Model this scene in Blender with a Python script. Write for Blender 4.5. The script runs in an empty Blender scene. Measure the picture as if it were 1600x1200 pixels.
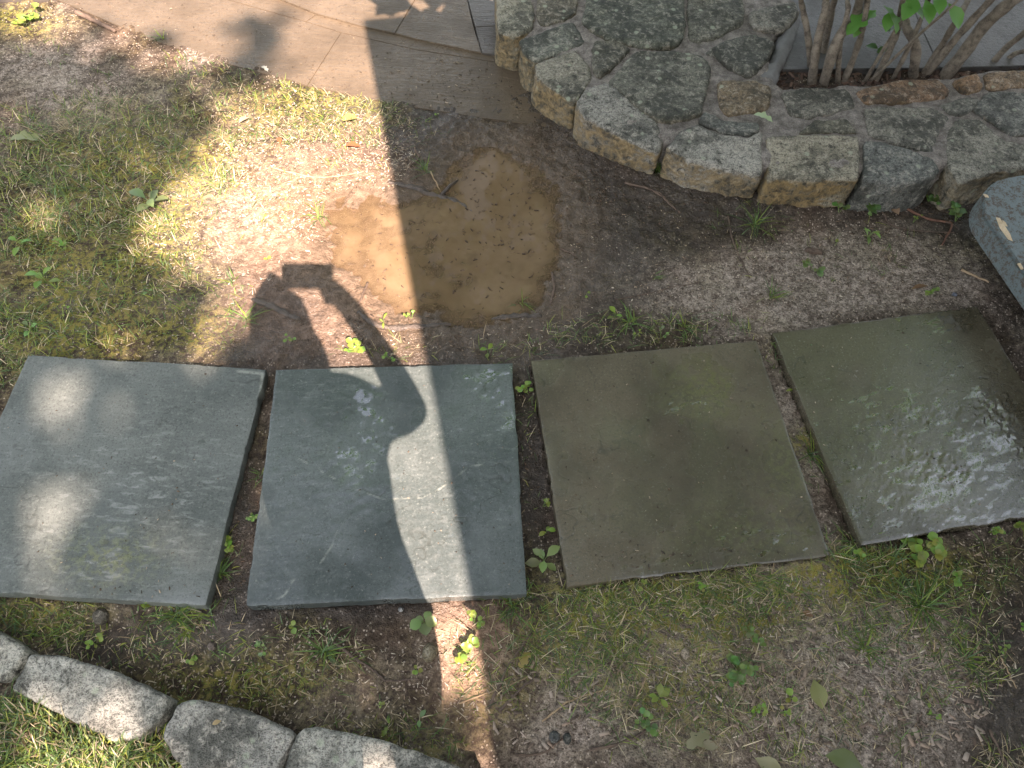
import bpy, bmesh, math, random
import numpy as np
from mathutils import Vector, Matrix, Euler

rnd = random.Random(7)
rng = np.random.default_rng(11)
scene = bpy.context.scene
COL = scene.collection
rad = math.radians

# ------------------------------------------------------------------ camera
CAM_H, PITCH, ROLL, FPX = 1.702, rad(58.905), rad(3.102), 1202.0
_f = np.array([0, math.cos(PITCH), -math.sin(PITCH)])
_x0 = np.array([1.0, 0, 0]); _u0 = np.cross(_x0, _f)
CX = math.cos(ROLL)*_x0 + math.sin(ROLL)*_u0
CU = -math.sin(ROLL)*_x0 + math.cos(ROLL)*_u0
cam_d = bpy.data.cameras.new('camera'); cam = bpy.data.objects.new('camera', cam_d); COL.objects.link(cam)
cam.matrix_world = Matrix(((CX[0], CU[0], -_f[0], 0), (CX[1], CU[1], -_f[1], 0), (CX[2], CU[2], -_f[2], CAM_H), (0, 0, 0, 1)))
cam_d.sensor_width = 36.0; cam_d.lens = 36.0*FPX/1600.0
cam_d.clip_start = 0.01; cam_d.clip_end = 500
scene.camera = cam

# ------------------------------------------------------------------ sky, sun, exposure
SUN_EL, SUN_AZ = rad(49.6), rad(180-21.2)          # azimuth clockwise from +Y
SUN = np.array([math.sin(SUN_AZ)*math.cos(SUN_EL), math.cos(SUN_AZ)*math.cos(SUN_EL), math.sin(SUN_EL)])
world = bpy.data.worlds.new('World'); scene.world = world; world.use_nodes = True
wn = world.node_tree; wn.nodes.clear()
wo = wn.nodes.new('ShaderNodeOutputWorld'); wb = wn.nodes.new('ShaderNodeBackground')
sk = wn.nodes.new('ShaderNodeTexSky'); sk.sky_type = 'NISHITA'; sk.sun_disc = False
sk.sun_elevation = SUN_EL; sk.sun_rotation = SUN_AZ; sk.air_density = 1.0; sk.dust_density = 2.5; sk.ozone_density = 1.0
hs = wn.nodes.new('ShaderNodeHueSaturation'); hs.inputs['Saturation'].default_value = 0.40
wn.links.new(sk.outputs[0], hs.inputs['Color']); wn.links.new(hs.outputs[0], wb.inputs[0]); wb.inputs[1].default_value = 0.082
wn.links.new(wb.outputs[0], wo.inputs[0])
sl = bpy.data.lights.new('sun', 'SUN'); so = bpy.data.objects.new('sun', sl); COL.objects.link(so)
sl.energy = 5.0; sl.angle = rad(0.35); sl.color = (1.0, 0.79, 0.70)
so.rotation_euler = Vector(SUN).to_track_quat('Z', 'Y').to_euler()
so.location = tuple(SUN*30)
scene.view_settings.view_transform = 'Standard'; scene.view_settings.look = 'None'
scene.view_settings.gamma = 1.0; scene.view_settings.use_curve_mapping = False
scene.view_settings.exposure = 2.55
scene.render.engine = 'CYCLES'
scene.cycles.use_adaptive_sampling = True; scene.cycles.adaptive_threshold = 0.02; scene.cycles.max_bounces = 4; scene.cycles.diffuse_bounces = 2; scene.cycles.glossy_bounces = 1
scene.cycles.transparent_max_bounces = 6; scene.cycles.caustics_reflective = False; scene.cycles.caustics_refractive = False
scene.cycles.sample_clamp_indirect = 4.0
scene.cycles.use_denoising = True

# ------------------------------------------------------------------ helpers
GZ0 = -0.035
def G(px, py, z=GZ0):
    """where the line of sight of photo point (px, py) meets the horizontal plane z (works on arrays)"""
    px = np.asarray(px, float); py = np.asarray(py, float)
    v = _f + CX*((px-800)/FPX)[..., None] + CU*((600-py)/FPX)[..., None]
    t = (z-CAM_H)/v[..., 2]
    return np.stack([v[..., 0]*t, v[..., 1]*t, np.zeros_like(t)+z], -1)
def GY(px, py, y):
    v = _f + CX*(px-800)/FPX + CU*(600-py)/FPX
    t = y/v[1]
    return Vector((v[0]*t, y, CAM_H+v[2]*t))
def PX(x, y, z):
    vx, vy, vz = x, y, z-CAM_H
    d = vx*_f[0]+vy*_f[1]+vz*_f[2]; d = np.where(np.abs(d) < 1e-6, 1e-6, d)
    a = (vx*CX[0]+vy*CX[1]+vz*CX[2])/d; b = (vx*CU[0]+vy*CU[1]+vz*CU[2])/d
    px = np.where(d > 0, 800+FPX*a, -9e3); py = np.where(d > 0, 600-FPX*b, -9e3)
    return px, py
def _h(ix, iy, iz, seed):
    n = (ix*374761393 + iy*668265263 + iz*2147483647 + seed*1442695041) & 0xffffffff
    n = ((n ^ (n >> 13))*1274126177) & 0xffffffff
    n = ((n ^ (n >> 15))*2246822519) & 0xffffffff
    return ((n ^ (n >> 16)) & 0xffffff)/float(0xffffff)
def vn(x, y, seed=0):
    xi = np.floor(x).astype(np.int64); yi = np.floor(y).astype(np.int64)
    fx = x-xi; fy = y-yi; fx = fx*fx*(3-2*fx); fy = fy*fy*(3-2*fy)
    a = _h(xi, yi, 0, seed); b = _h(xi+1, yi, 0, seed); c = _h(xi, yi+1, 0, seed); d = _h(xi+1, yi+1, 0, seed)
    return (a+(b-a)*fx)*(1-fy) + (c+(d-c)*fx)*fy
def vn3(P, s, seed=0):
    q = P*s; i = np.floor(q).astype(np.int64); f = q-i; f = f*f*(3-2*f); r = 0
    for dx in (0, 1):
        for dy in (0, 1):
            for dz in (0, 1):
                w = (f[:, 0] if dx else 1-f[:, 0])*(f[:, 1] if dy else 1-f[:, 1])*(f[:, 2] if dz else 1-f[:, 2])
                r = r + w*_h(i[:, 0]+dx, i[:, 1]+dy, i[:, 2]+dz, seed)
    return r
def fbm(x, y, s, seed=0, o=4, g=0.5):
    r = 0; a = 1; t = 0
    for k in range(o):
        r = r + a*vn(x*s+17.3*k, y*s-9.1*k, seed+k); t += a; a *= g; s *= 2.03
    return r/t
def sm(a, b, x):
    t = np.clip((x-a)/(b-a), 0, 1); return t*t*(3-2*t)
def inpoly(x, y, poly):
    x = np.asarray(x, float); y = np.asarray(y, float); r = np.zeros(x.shape, bool); n = len(poly)
    for i in range(n):
        x1, y1 = poly[i][:2]; x2, y2 = poly[(i+1) % n][:2]
        if y1 == y2: continue
        c = ((y1 > y) != (y2 > y)) & (x < (x2-x1)*(y-y1)/(y2-y1)+x1); r ^= c
    return r
def pdist(x, y, line, closed=False):
    r = np.full(np.shape(x), 1e9); n = len(line)
    for i in range(n if closed else n-1):
        x1, y1 = line[i][:2]; x2, y2 = line[(i+1) % n][:2]
        dx, dy = x2-x1, y2-y1; L = dx*dx+dy*dy+1e-12
        t = np.clip(((x-x1)*dx+(y-y1)*dy)/L, 0, 1)
        r = np.minimum(r, np.hypot(x-x1-t*dx, y-y1-t*dy))
    return r
def sdf(x, y, poly):
    d = pdist(x, y, poly, True); return np.where(inpoly(x, y, poly), d, -d)   # positive inside
def ell(px, py, e):
    cx, cy, rx, ry = e[:4]; return np.exp(-((px-cx)/rx)**2 - ((py-cy)/ry)**2)
def mesh_np(name, V, F):
    V = np.ascontiguousarray(V, np.float32); F = np.ascontiguousarray(F, np.int32)
    me = bpy.data.meshes.new(name); k = F.shape[1]
    me.vertices.add(len(V)); me.vertices.foreach_set('co', V.ravel())
    me.loops.add(F.size); me.loops.foreach_set('vertex_index', F.ravel())
    me.polygons.add(len(F)); me.polygons.foreach_set('loop_start', np.arange(0, F.size, k, dtype=np.int32))
    me.polygons.foreach_set('loop_total', np.full(len(F), k, np.int32))
    me.update(calc_edges=True); me.validate()
    return me
def smooth(me, on=True):
    me.polygons.foreach_set('use_smooth', np.full(len(me.polygons), on, bool)); return me
def fattr(me, name, arr):
    a = me.attributes.new(name, 'FLOAT', 'POINT'); a.data.foreach_set('value', np.ascontiguousarray(arr, np.float32).ravel())
def cattr(me, name, arr):
    a = me.attributes.new(name, 'FLOAT_COLOR', 'POINT')
    arr = np.concatenate([arr, np.ones((len(arr), 1))], 1); a.data.foreach_set('color', np.ascontiguousarray(arr, np.float32).ravel())
def obj(name, me, mat=None, parent=None, loc=None):
    o = bpy.data.objects.new(name, me); COL.objects.link(o)
    if mat is not None and me is not None and not me.materials: me.materials.append(mat)
    if parent is not None: o.parent = parent
    if loc is not None: o.location = loc
    return o
def tag(o, label=None, cat=None, group=None, kind=None):
    if label: o['label'] = label
    if cat: o['category'] = cat
    if group: o['group'] = group
    if kind: o['kind'] = kind
    return o
def bm_mesh(bm, name):
    me = bpy.data.meshes.new(name); bm.normal_update(); bm.to_mesh(me); bm.free(); return me
def tube(pts, rads, seg=8, wob=0.0, seed=0, name='tube'):
    """tapered tube along a polyline, closed ends"""
    pts = [Vector(p) for p in pts]; n = len(pts); r = random.Random(seed); V = []; F = []
    up = Vector((0.13, 0.21, 1)).normalized(); last = None
    for i, p in enumerate(pts):
        t = (pts[min(i+1, n-1)]-pts[max(i-1, 0)]).normalized()
        a = t.cross(up)
        if a.length < 0.1: a = t.cross(Vector((1, 0, 0)))
        a.normalize()
        if last is not None: a = (last - t*last.dot(t)).normalized()
        last = a; b = t.cross(a)
        for k in range(seg):
            an = 2*math.pi*k/seg; w = 1+wob*(r.random()-.5)*2
            V.append(p + (a*math.cos(an)+b*math.sin(an))*rads[i]*w)
    for i in range(n-1):
        for k in range(seg):
            k2 = (k+1) % seg; F.append((i*seg+k, i*seg+k2, (i+1)*seg+k2, (i+1)*seg+k))
    V.append(pts[0]); V.append(pts[-1]); c0 = len(V)-2
    for k in range(seg):
        F.append((c0, (k+1) % seg, k)); F.append((c0+1, (n-1)*seg+k, (n-1)*seg+(k+1) % seg))
    me = bpy.data.meshes.new(name); me.from_pydata([tuple(v) for v in V], [], F); me.update(); smooth(me); return me
def curve(pts, n=6):
    """Catmull-Rom through the points"""
    P = [Vector(p) for p in pts]; P = [P[0]*2-P[1]] + P + [P[-1]*2-P[-2]]; out = []
    for i in range(1, len(P)-2):
        for k in range(n):
            t = k/n; a, b, c, d = P[i-1], P[i], P[i+1], P[i+2]
            out.append(0.5*((2*b)+(c-a)*t+(2*a-5*b+4*c-d)*t*t+(-a+3*b-3*c+d)*t**3))
    out.append(P[-2]); return out

# ------------------------------------------------------------------ materials
class NT:
    def __init__(s, name):
        s.m = bpy.data.materials.new(name); s.m.use_nodes = True; s.t = s.m.node_tree
        s.b = s.t.nodes['Principled BSDF']; s.out = s.t.nodes['Material Output']
    def n(s, typ, ins=None, **props):
        nd = s.t.nodes.new(typ)
        for k, v in props.items(): setattr(nd, k, v)
        for k, v in (ins or {}).items(): s.set(nd.inputs[k], v)
        return nd
    def set(s, sock, v):
        if isinstance(v, bpy.types.NodeSocket): s.t.links.new(v, sock)
        elif isinstance(v, (tuple, list)) and len(v) == 3 and sock.type == 'RGBA': sock.default_value = (*v, 1)
        else: sock.default_value = v
    def attr(s, name, out='Fac', typ='GEOMETRY'): return s.n('ShaderNodeAttribute', attribute_name=name, attribute_type=typ).outputs[out]
    def noise(s, vec, scale, detail=4, rough=.55, dist=0): return s.n('ShaderNodeTexNoise', {'Vector': vec, 'Scale': scale, 'Detail': detail, 'Roughness': rough, 'Distortion': dist}).outputs['Fac']
    def vor(s, vec, scale, out='Distance', feature='F1', rand=1.0): return s.n('ShaderNodeTexVoronoi', {'Vector': vec, 'Scale': scale, 'Randomness': rand}, feature=feature).outputs[out]
    def mix(s, fac, a, b, mode='MIX'):
        nd = s.n('ShaderNodeMix', data_type='RGBA', blend_type=mode); s.set(nd.inputs[0], fac); s.set(nd.inputs[6], a); s.set(nd.inputs[7], b); return nd.outputs[2]
    def fm(s, fac, a, b):
        nd = s.n('ShaderNodeMix', data_type='FLOAT'); s.set(nd.inputs[0], fac); s.set(nd.inputs[2], a); s.set(nd.inputs[3], b); return nd.outputs[0]
    def math(s, op, a, b=0.0, clamp=False):
        nd = s.n('ShaderNodeMath', operation=op, use_clamp=clamp); s.set(nd.inputs[0], a); s.set(nd.inputs[1], b); return nd.outputs[0]
    def step(s, v, lo, hi, a=0.0, b=1.0): return s.n('ShaderNodeMapRange', {'Value': v, 'From Min': lo, 'From Max': hi, 'To Min': a, 'To Max': b}, interpolation_type='SMOOTHSTEP').outputs[0]
    def coord(s, w='Object'): return s.n('ShaderNodeTexCoord').outputs[w]
    def bump(s, h, strength, dist, nrm=None):
        nd = s.n('ShaderNodeBump', {'Height': h, 'Strength': strength, 'Distance': dist})
        if nrm is not None: s.set(nd.inputs['Normal'], nrm)
        return nd.outputs[0]
    def p(s, **kw):
        for k, v in kw.items(): s.set(s.b.inputs[k.replace('_', ' ')], v)
        return s.m

def ground_material():
    t = NT('soil'); c = t.coord(); wet = t.attr('wet'); moss = t.attr('moss'); dry = t.attr('dry'); n1 = t.attr('patch')
    n2r = t.noise(c, 48, 3, .7); n2 = t.step(n2r, .34, .66); n3 = t.noise(c, 300, 2, .75); n4 = t.noise(c, 135, 2, .7)
    dark = t.mix(n2, (.040, .029, .020), (.112, .084, .060)); light = t.mix(n2, (.19, .152, .118), (.43, .36, .295))
    f = t.math('ADD', dry, t.math('MULTIPLY', t.math('SUBTRACT', n1, .5), .9), True)
    col = t.mix(f, dark, light)
    col = t.mix(t.math('MULTIPLY', t.step(n3, .36, .62, .62, 1.12), t.step(n4, .38, .58, .52, 1.10)), (.012, .009, .007), col)
    vo = t.n('ShaderNodeTexVoronoi', {'Vector': c, 'Scale': 190})
    vc = t.n('ShaderNodeSeparateColor', {0: vo.outputs['Color']}).outputs
    grain = t.math('MULTIPLY', t.step(vc[0], .74, .80), t.step(vo.outputs['Distance'], .55, .35))
    col = t.mix(t.math('MULTIPLY', grain, .8), col, t.mix(t.step(vc[1], .4, .6), (.48, .40, .32), (.06, .04, .03)))
    mcol = t.mix(n3, (.02, .028, .006), (.20, .21, .03))
    mcol = t.mix(t.step(n2, .5, .8), mcol, (.20, .17, .045))
    mf = t.math('MULTIPLY', moss, t.step(t.math('ADD', t.math('MULTIPLY', n2r, 1.0), t.math('MULTIPLY', n4, .8)), .78, 1.0), True)
    col = t.mix(mf, col, mcol)
    col = t.mix(t.attr('sun_tint'), col, t.mix(t.math('MULTIPLY', n2, n4), (.165, .106, .070), (.47, .315, .22)))  # peach tint: warm sunlight painted into the soil colour
    wf = t.math('MULTIPLY', wet, t.step(n1, .25, .6, .75, 1.0), True)
    col = t.mix(wf, col, t.mix(.68, col, (.030, .022, .015), 'MIX'))
    col = t.mix(t.attr('silt'), col, t.mix(n2, (.085, .060, .036), (.150, .106, .068)))
    rough = t.fm(t.math('MULTIPLY', wf, t.step(n2, .3, .6, .6, 1.0)), .93, .16)
    h = t.math('ADD', t.math('ADD', t.math('MULTIPLY', n2r, .7), t.math('MULTIPLY', n4, .5)), t.math('MULTIPLY', n3, .3))
    return t.p(Base_Color=col, Roughness=rough, Normal=t.bump(h, .9, .011), Specular_IOR_Level=t.fm(wf, .12, .42))
def slab_material(name, A, B, C, wetness, grain, muddy):
    t = NT(name); c = t.coord()
    n1 = t.attr('patch'); n2 = t.noise(c, 60, 3, .65); n3 = t.noise(c, 420, 2, .7)
    st = t.n('ShaderNodeMapping', {'Vector': c, 'Scale': (22, 75, 40), 'Rotation': (0, 0, .25)}).outputs[0]
    ns = t.noise(st, 1.0, 2, .6, .6)
    col = t.mix(t.step(n1, .33, .68), A, B)
    col = t.mix(t.math('MULTIPLY', t.step(n2, .5, .75), .55), col, C)
    col = t.mix(t.step(n3, .3, .7, .25, 0), col, (.02, .025, .022))
    sc = t.math('MULTIPLY', t.step(ns, .50, .75), t.attr('scuff'))
    col = t.mix(t.math('MULTIPLY', sc, .42), col, (.34, .35, .33))
    col = t.mix(t.math('MULTIPLY', t.attr('vein'), .8), col, (.42, .43, .36))
    col = t.mix(t.math('MULTIPLY', t.attr('moss'), t.step(n2, .42, .62)), col, (.14, .15, .05))  # moss; on the muddy slab this mask also paints reflected leaves
    col = t.mix(t.math('MULTIPLY', t.attr('mud'), muddy, True), col, t.mix(n2, (.06, .045, .026), (.10, .08, .05)))
    pool = t.attr('pool'); cl = t.attr('cleft'); col = t.mix(t.math('MULTIPLY', cl, .6), col, (.025, .026, .02)); n5 = t.noise(c, 170, 2, .7)
    col = t.mix(t.step(n5, .46, .34, 0, .45), col, (.03, .032, .026)); col = t.mix(t.step(n5, .60, .74, 0, .35), col, (.30, .31, .27))
    pit = t.step(t.vor(c, 75), .05, .10, 1, 0); pit = t.math('MULTIPLY', pit, t.step(n1, .5, .6))
    col = t.mix(t.math('MULTIPLY', pit, .6), col, (.02, .02, .015))
    film = t.math('MULTIPLY', t.attr('film'), 1.0, True)
    rough = t.fm(t.attr('pool'), t.fm(film, t.fm(n2, .55, .38), wetness), .02)
    h = t.math('ADD', t.math('MULTIPLY', n2, t.fm(film, .35, .12)), t.math('MULTIPLY', n3, .25))
    h = t.math('ADD', h, t.math('MULTIPLY', cl, -.5))
    h = t.math('ADD', h, t.math('MULTIPLY', pit, -.35))
    h = t.math('ADD', h, t.math('MULTIPLY', n5, grain))
    b = t.bump(h, t.fm(pool, t.fm(film, .35, .06+.24*grain), .015), .006)
    return t.p(Base_Color=col, Roughness=rough, Normal=b, IOR=t.fm(pool, 1.5+.22*grain, 2.0), Specular_IOR_Level=t.fm(film, .22, 1.0))
def stone_material(name='wall_stone', wetness=.75, scale=1.0):
    t = NT(name); c = t.coord(); oc = t.n('ShaderNodeObjectInfo').outputs
    off = t.n('ShaderNodeVectorMath', {0: c, 1: t.n('ShaderNodeCombineXYZ', {0: t.math('MULTIPLY', oc['Random'], 40), 1: t.math('MULTIPLY', oc['Random'], 17)}).outputs[0]}, operation='ADD').outputs[0]
    n1 = t.noise(off, 9*scale, 3, .65); n2 = t.noise(off, 45*scale, 4, .7, .5); n3 = t.noise(off, 260, 2, .75)
    base = oc['Color']; n4 = t.noise(off, 120, 2, .7)
    col = t.mix(t.step(n1, .38, .60), t.mix(.70, base, (.028, .030, .020)), t.mix(.10, base, (.42, .40, .30)))
    col = t.mix(t.math('MULTIPLY', t.step(n2, .50, .66), .75), col, t.mix(.45, base, (.55, .50, .40)))
    col = t.mix(t.math('MULTIPLY', t.step(n2, .45, .32), .8), col, (.020, .021, .016))
    col = t.mix(t.step(n4, .50, .36, 0, .5), col, (.022, .020, .016))
    col = t.mix(t.math('MULTIPLY', t.step(n4, .58, .72), t.step(n1, .4, .6, .08, .5)), col, (.46, .43, .34))
    col = t.mix(t.step(n3, .50, .36, 0, .6), col, (.018, .016, .013))
    # lichen rosettes
    vo = t.n('ShaderNodeTexVoronoi', {'Vector': off, 'Scale': 30}); lv = vo.outputs['Distance']; ls = t.n('ShaderNodeSeparateColor', {0: vo.outputs['Color']}).outputs[0]
    li = t.math('MULTIPLY', t.step(t.math('ADD', lv, t.math('MULTIPLY', n3, .25)), .42, .3), t.step(ls, .80, .84))
    col = t.mix(t.math('MULTIPLY', li, .6), col, (.33, .36, .26))
    # ochre weathering on broken faces
    nz = t.n('ShaderNodeSeparateXYZ', {0: t.n('ShaderNodeNewGeometry').outputs['Normal']}).outputs[2]
    side = t.math('MULTIPLY', t.step(t.math('ADD', nz, t.math('MULTIPLY', n1, .7)), .85, .35), t.attr('ochre', 'Fac', 'OBJECT'))
    col = t.mix(t.math('MULTIPLY', side, t.step(n2, .28, .6, .1, .85), True), col, t.mix(t.step(n2, .3, .7), (.085, .055, .022), (.30, .215, .10)))
    h = t.math('ADD', t.math('MULTIPLY', n2, .6), t.math('ADD', t.math('MULTIPLY', n3, .3), t.math('MULTIPLY', n4, .35)))
    return t.p(Base_Color=col, Roughness=t.fm(n2, wetness+.1, wetness-.15), Normal=t.bump(h, .9, .012), Specular_IOR_Level=.35)
def mortar_material():
    t = NT('mortar'); c = t.coord(); n = t.noise(c, 30, 3, .7); n3 = t.noise(c, 300, 2, .75)
    col = t.mix(t.step(n, .3, .7), (.15, .13, .11), (.40, .355, .305)); col = t.mix(t.step(n3, .35, .6, .5, 0), col, (.05, .04, .035))
    return t.p(Base_Color=col, Roughness=.9, Normal=t.bump(t.math('ADD', n, n3), .9, .01))
def leaf_material(name, attr=None, gloss=.4, trans=.3):
    t = NT(name); c = t.coord()
    if attr: col = t.attr(attr, 'Color')
    else: col = t.n('ShaderNodeObjectInfo').outputs['Color']
    col = t.mix(t.step(t.noise(c, 60, 3), .3, .7, .35, 0), col, t.mix(.5, col, (.02, .04, .01)))
    t.p(Base_Color=col, Roughness=gloss)
    tr = t.n('ShaderNodeBsdfTranslucent', {'Color': t.mix(.5, col, (.35, .42, .05), 'MIX')})
    ms = t.n('ShaderNodeMixShader', {0: trans, 1: t.b.outputs[0], 2: tr.outputs[0]})
    t.t.links.new(ms.outputs[0], t.out.inputs[0]); return t.m
def blade_material(name, trans=.25, rough=.5):
    t = NT(name); col = t.attr('tint', 'Color'); t.p(Base_Color=col, Roughness=rough, Specular_IOR_Level=.4)
    tr = t.n('ShaderNodeBsdfTranslucent', {'Color': col}); ms = t.n('ShaderNodeMixShader', {0: trans, 1: t.b.outputs[0], 2: tr.outputs[0]})
    t.t.links.new(ms.outputs[0], t.out.inputs[0]); return t.m
def wood_material(name, a, b, rough=.7):
    t = NT(name); c = t.coord(); n = t.noise(c, 40, 5, .7); n2 = t.noise(c, 260, 3, .7)
    return t.p(Base_Color=t.mix(t.step(t.math('ADD', n, t.math('MULTIPLY', n2, .4)), .4, .9), a, b), Roughness=rough, Normal=t.bump(t.math('ADD', n, n2), .8, .004))
def plain(name, col, rough=.7, var=.3, scale=25):
    t = NT(name); n = t.noise(t.coord(), scale, 5, .65)
    return t.p(Base_Color=t.mix(t.math('MULTIPLY', n, var*2), col, tuple(k*.45 for k in col)), Roughness=rough, Normal=t.bump(n, .3, .004))

M_SOIL = ground_material(); M_STONE = stone_material(); M_MORTAR = mortar_material()
M_EDGE = stone_material('granite_block', .85, .8)
M_LEAF = leaf_material('weed_leaf'); M_BLADE = blade_material('grass_blade'); M_STRAW = blade_material('litter', .05, .75)
M_TWIG = wood_material('twig_bark', (.035, .022, .015), (.14, .095, .065)); M_TWIGP = wood_material('pale_twig', (.20, .13, .07), (.40, .29, .17))
M_ROOT = wood_material('wet_root', (.02, .015, .011), (.09, .068, .05), .3)
M_STEM = plain('weed_stem', (.14, .20, .05), .5)
M_BARK = wood_material('shrub_bark', (.045, .034, .024), (.23, .19, .14), .8)

# ------------------------------------------------------------------ plan of the place (from lines of sight on the ground plane)
def W(poly, z=GZ0): return [tuple(G(a, b, z)[:2]) for a, b in poly]
SLABS = [(-.948, .729, -.006, .618, .608), (-.277, .758, .096, .612, .608), (.401, .856, .170, .615, .603), (1.063, 1.003, .218, .609, .606)]
def rect(s, grow=0.0):
    cx, cy, t, a, b = s; c, sn = math.cos(t), math.sin(t); o = []
    for sx, sy in ((-1, 1), (1, 1), (1, -1), (-1, -1)):
        u, v = sx*(a/2+grow), sy*(b/2+grow); o.append((cx+c*u-sn*v, cy+sn*u+c*v))
    return o
SLAB_P = [rect(s) for s in SLABS]
PUDDLE = W([(492, 335), (520, 300), (585, 296), (640, 302), (695, 290), (716, 250), (740, 225), (790, 228), (835, 250), (858, 300), (885, 345), (880, 430), (852, 480), (785, 508), (700, 512), (630, 495), (570, 455), (515, 400)])
PAVE_EDGE = W([(-200, -130), (90, 0), (240, 64), (340, 96), (448, 124), (600, 160), (729, 181), (861, 199)], -.03)
L1 = W([(-400, -230), (357, 0), (478, 34), (540, 55), (652, 78), (785, 99), (1000, 140)], -.03)
RISE = .006
WALL_BASE = W([(774, 60), (779, 97), (800, 102), (832, 128), (897, 175), (935, 231), (985, 256), (1035, 252), (1041, 272), (1157, 312), (1194, 306), (1345, 300), (1352, 310), (1480, 308), (1500, 290), (1600, 270), (1800, 235), (2100, 215)])
WALL_BACK = W([(2100, 100), (1800, 120), (1600, 120), (1400, 128), (1215, 150), (1215, 60), (1260, -60), (1000, -130), (770, -60)], .06)
WALL_POLY = WALL_BASE + WALL_BACK
EDGE_LINE = W([(-200, 930), (0, 985), (100, 1012), (280, 1080), (470, 1128), (700, 1192), (850, 1240)])
MULCH = W([(1190, 140), (1215, 108), (1600, 100), (2300, 82), (2300, 110), (1900, 125), (1600, 150), (1250, 160)], .03)

# ------------------------------------------------------------------ ground: one sheet out to the horizon
def axis(a, b, step, far):
    core = np.arange(a, b+1e-9, step); g = []; d = step; p = b
    while p < far: d *= 1.22; p += d; g.append(p)
    l = []; d = step; p = a
    while p > -far: d *= 1.22; p -= d; l.append(p)
    return np.array(l[::-1]+list(core)+g)
gx = axis(-2.15, 2.2, .0075, 120); gy = axis(-.15, 3.05, .0075, 120)
X, Y = np.meshgrid(gx, gy)
def height(X, Y):
    near = np.exp(-np.clip(np.hypot(X, Y-1.4)-3.0, 0, 50)/3.0)
    h = GZ0 + (.016*(fbm(X, Y, 2.1, 3)-.5) + .012*(fbm(X, Y, 9, 4)-.5)) + near*(.015*(fbm(X, Y, 30, 5, 3)-.5) + .007*(vn(X*95, Y*95, 8)-.5))
    d = sdf(X, Y, PUDDLE) + .11*(fbm(X, Y, 8, 21, 4)-.5)
    h = h - .026*sm(-.14, .12, d)
    h = np.where((d < .0) & (d > -.35), h + .004*sm(-.35, -.05, d), h)
    # soil levels beside the slabs
    for i, s in enumerate(SLABS):
        c, sn = math.cos(s[2]), math.sin(s[2]); u = (X-s[0])*c+(Y-s[1])*sn; v = -(X-s[0])*sn+(Y-s[1])*c
        ins = np.minimum(s[3]/2-np.abs(u), s[4]/2-np.abs(v))
        if i == 2:
            h = h + .022*sm(.12, .0, np.abs(v+s[4]/2))*sm(.38, .28, np.abs(u))
            h = h + .010*sm(.10, .0, np.abs(u-s[3]/2))*sm(.4, .3, np.abs(v))
        if i == 3: h = h + .014*sm(.12, .0, np.abs(v+s[4]/2))*sm(.5, .35, np.abs(u)) + .012*sm(.14, 0, np.abs(v-s[4]/2))*sm(.5, .35, np.abs(u))
        h = np.minimum(h, -.006)
        h = np.where(ins > .004, np.minimum(h, -.045), h)
    # bank that drops to the edging stones
    de = pdist(X, Y, EDGE_LINE); side = inpoly(X, Y, EDGE_LINE+[(1, -4), (-4, -4), (-4, .2)])
    h = h - .055*sm(.17, .02, de) + np.where(side, .03*sm(.1, .3, de), 0)
    # mud washed up against the wall
    dw = pdist(X, Y, WALL_BASE[1:]); h = h + .022*sm(.16, .0, dw)*(X < 1.0) 
    # beneath the paving, the mulch bed behind the wall
    pv = inpoly(X, Y, PAVE_EDGE+[(.35, 2.1), (6, 2.6), (6, 9), (-9, 9), (-6, 2.4)])
    dp = pdist(X, Y, PAVE_EDGE); creep = -.0285+.012*(fbm(X, Y, 14, 55, 3)-.5)-.05*sm(.0, .07, dp-.03*fbm(X, Y, 7, 56, 3)-.22*np.exp(-((X-.16)/.24)**2))
    h = np.where(pv, np.minimum(h, np.maximum(creep, -.055)), h)
    h = np.where((Y > 2.2) & (X > .75) & inpoly(X, Y, WALL_POLY+[]) , h, h)
    mb = sdf(X, Y, MULCH); h = np.where(mb > -.06, .035+.02*(fbm(X, Y, 18, 41, 4)-.5)+.02*(fbm(X, Y, 70, 42, 2)-.5), h)
    return h
Z = height(X, Y)
nx, ny = len(gx), len(gy)
idx = np.arange(nx*ny).reshape(ny, nx)
gF = np.stack([idx[:-1, :-1], idx[:-1, 1:], idx[1:, 1:], idx[1:, :-1]], -1).reshape(-1, 4)
gme = smooth(mesh_np('ground', np.stack([X, Y, Z], -1).reshape(-1, 3), gF))
def gz(x, y):
    x = np.asarray(x, float); y = np.asarray(y, float)
    i = np.clip(np.searchsorted(gx, x)-1, 0, nx-2); j = np.clip(np.searchsorted(gy, y)-1, 0, ny-2)
    fx = np.clip((x-gx[i])/(gx[i+1]-gx[i]), 0, 1); fy = np.clip((y-gy[j])/(gy[j+1]-gy[j]), 0, 1)
    return (Z[j, i]*(1-fx)+Z[j, i+1]*fx)*(1-fy)+(Z[j+1, i]*(1-fx)+Z[j+1, i+1]*fx)*fy
PXX, PYY = PX(X, Y, Z)
inv = (PXX > -400) & (PXX < 2000) & (PYY > -400) & (PYY < 1600)
WET = [(720, 380, 230, 170), (930, 320, 190, 130), (1000, 300, 180, 60), (700, 215, 170, 50), (1080, 330, 150, 45), (650, 540, 250, 40), (430, 480, 90, 90), (365, 760, 40, 200), (830, 740, 35, 190), (380, 925, 60, 40), (560, 950, 260, 22), (850, 140, 90, 70), (260, 1010, 200, 40), (900, 400, 90, 100), (1500, 330, 80, 60), (1580, 1050, 90, 160), (980, 245, 130, 60)]
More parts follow.
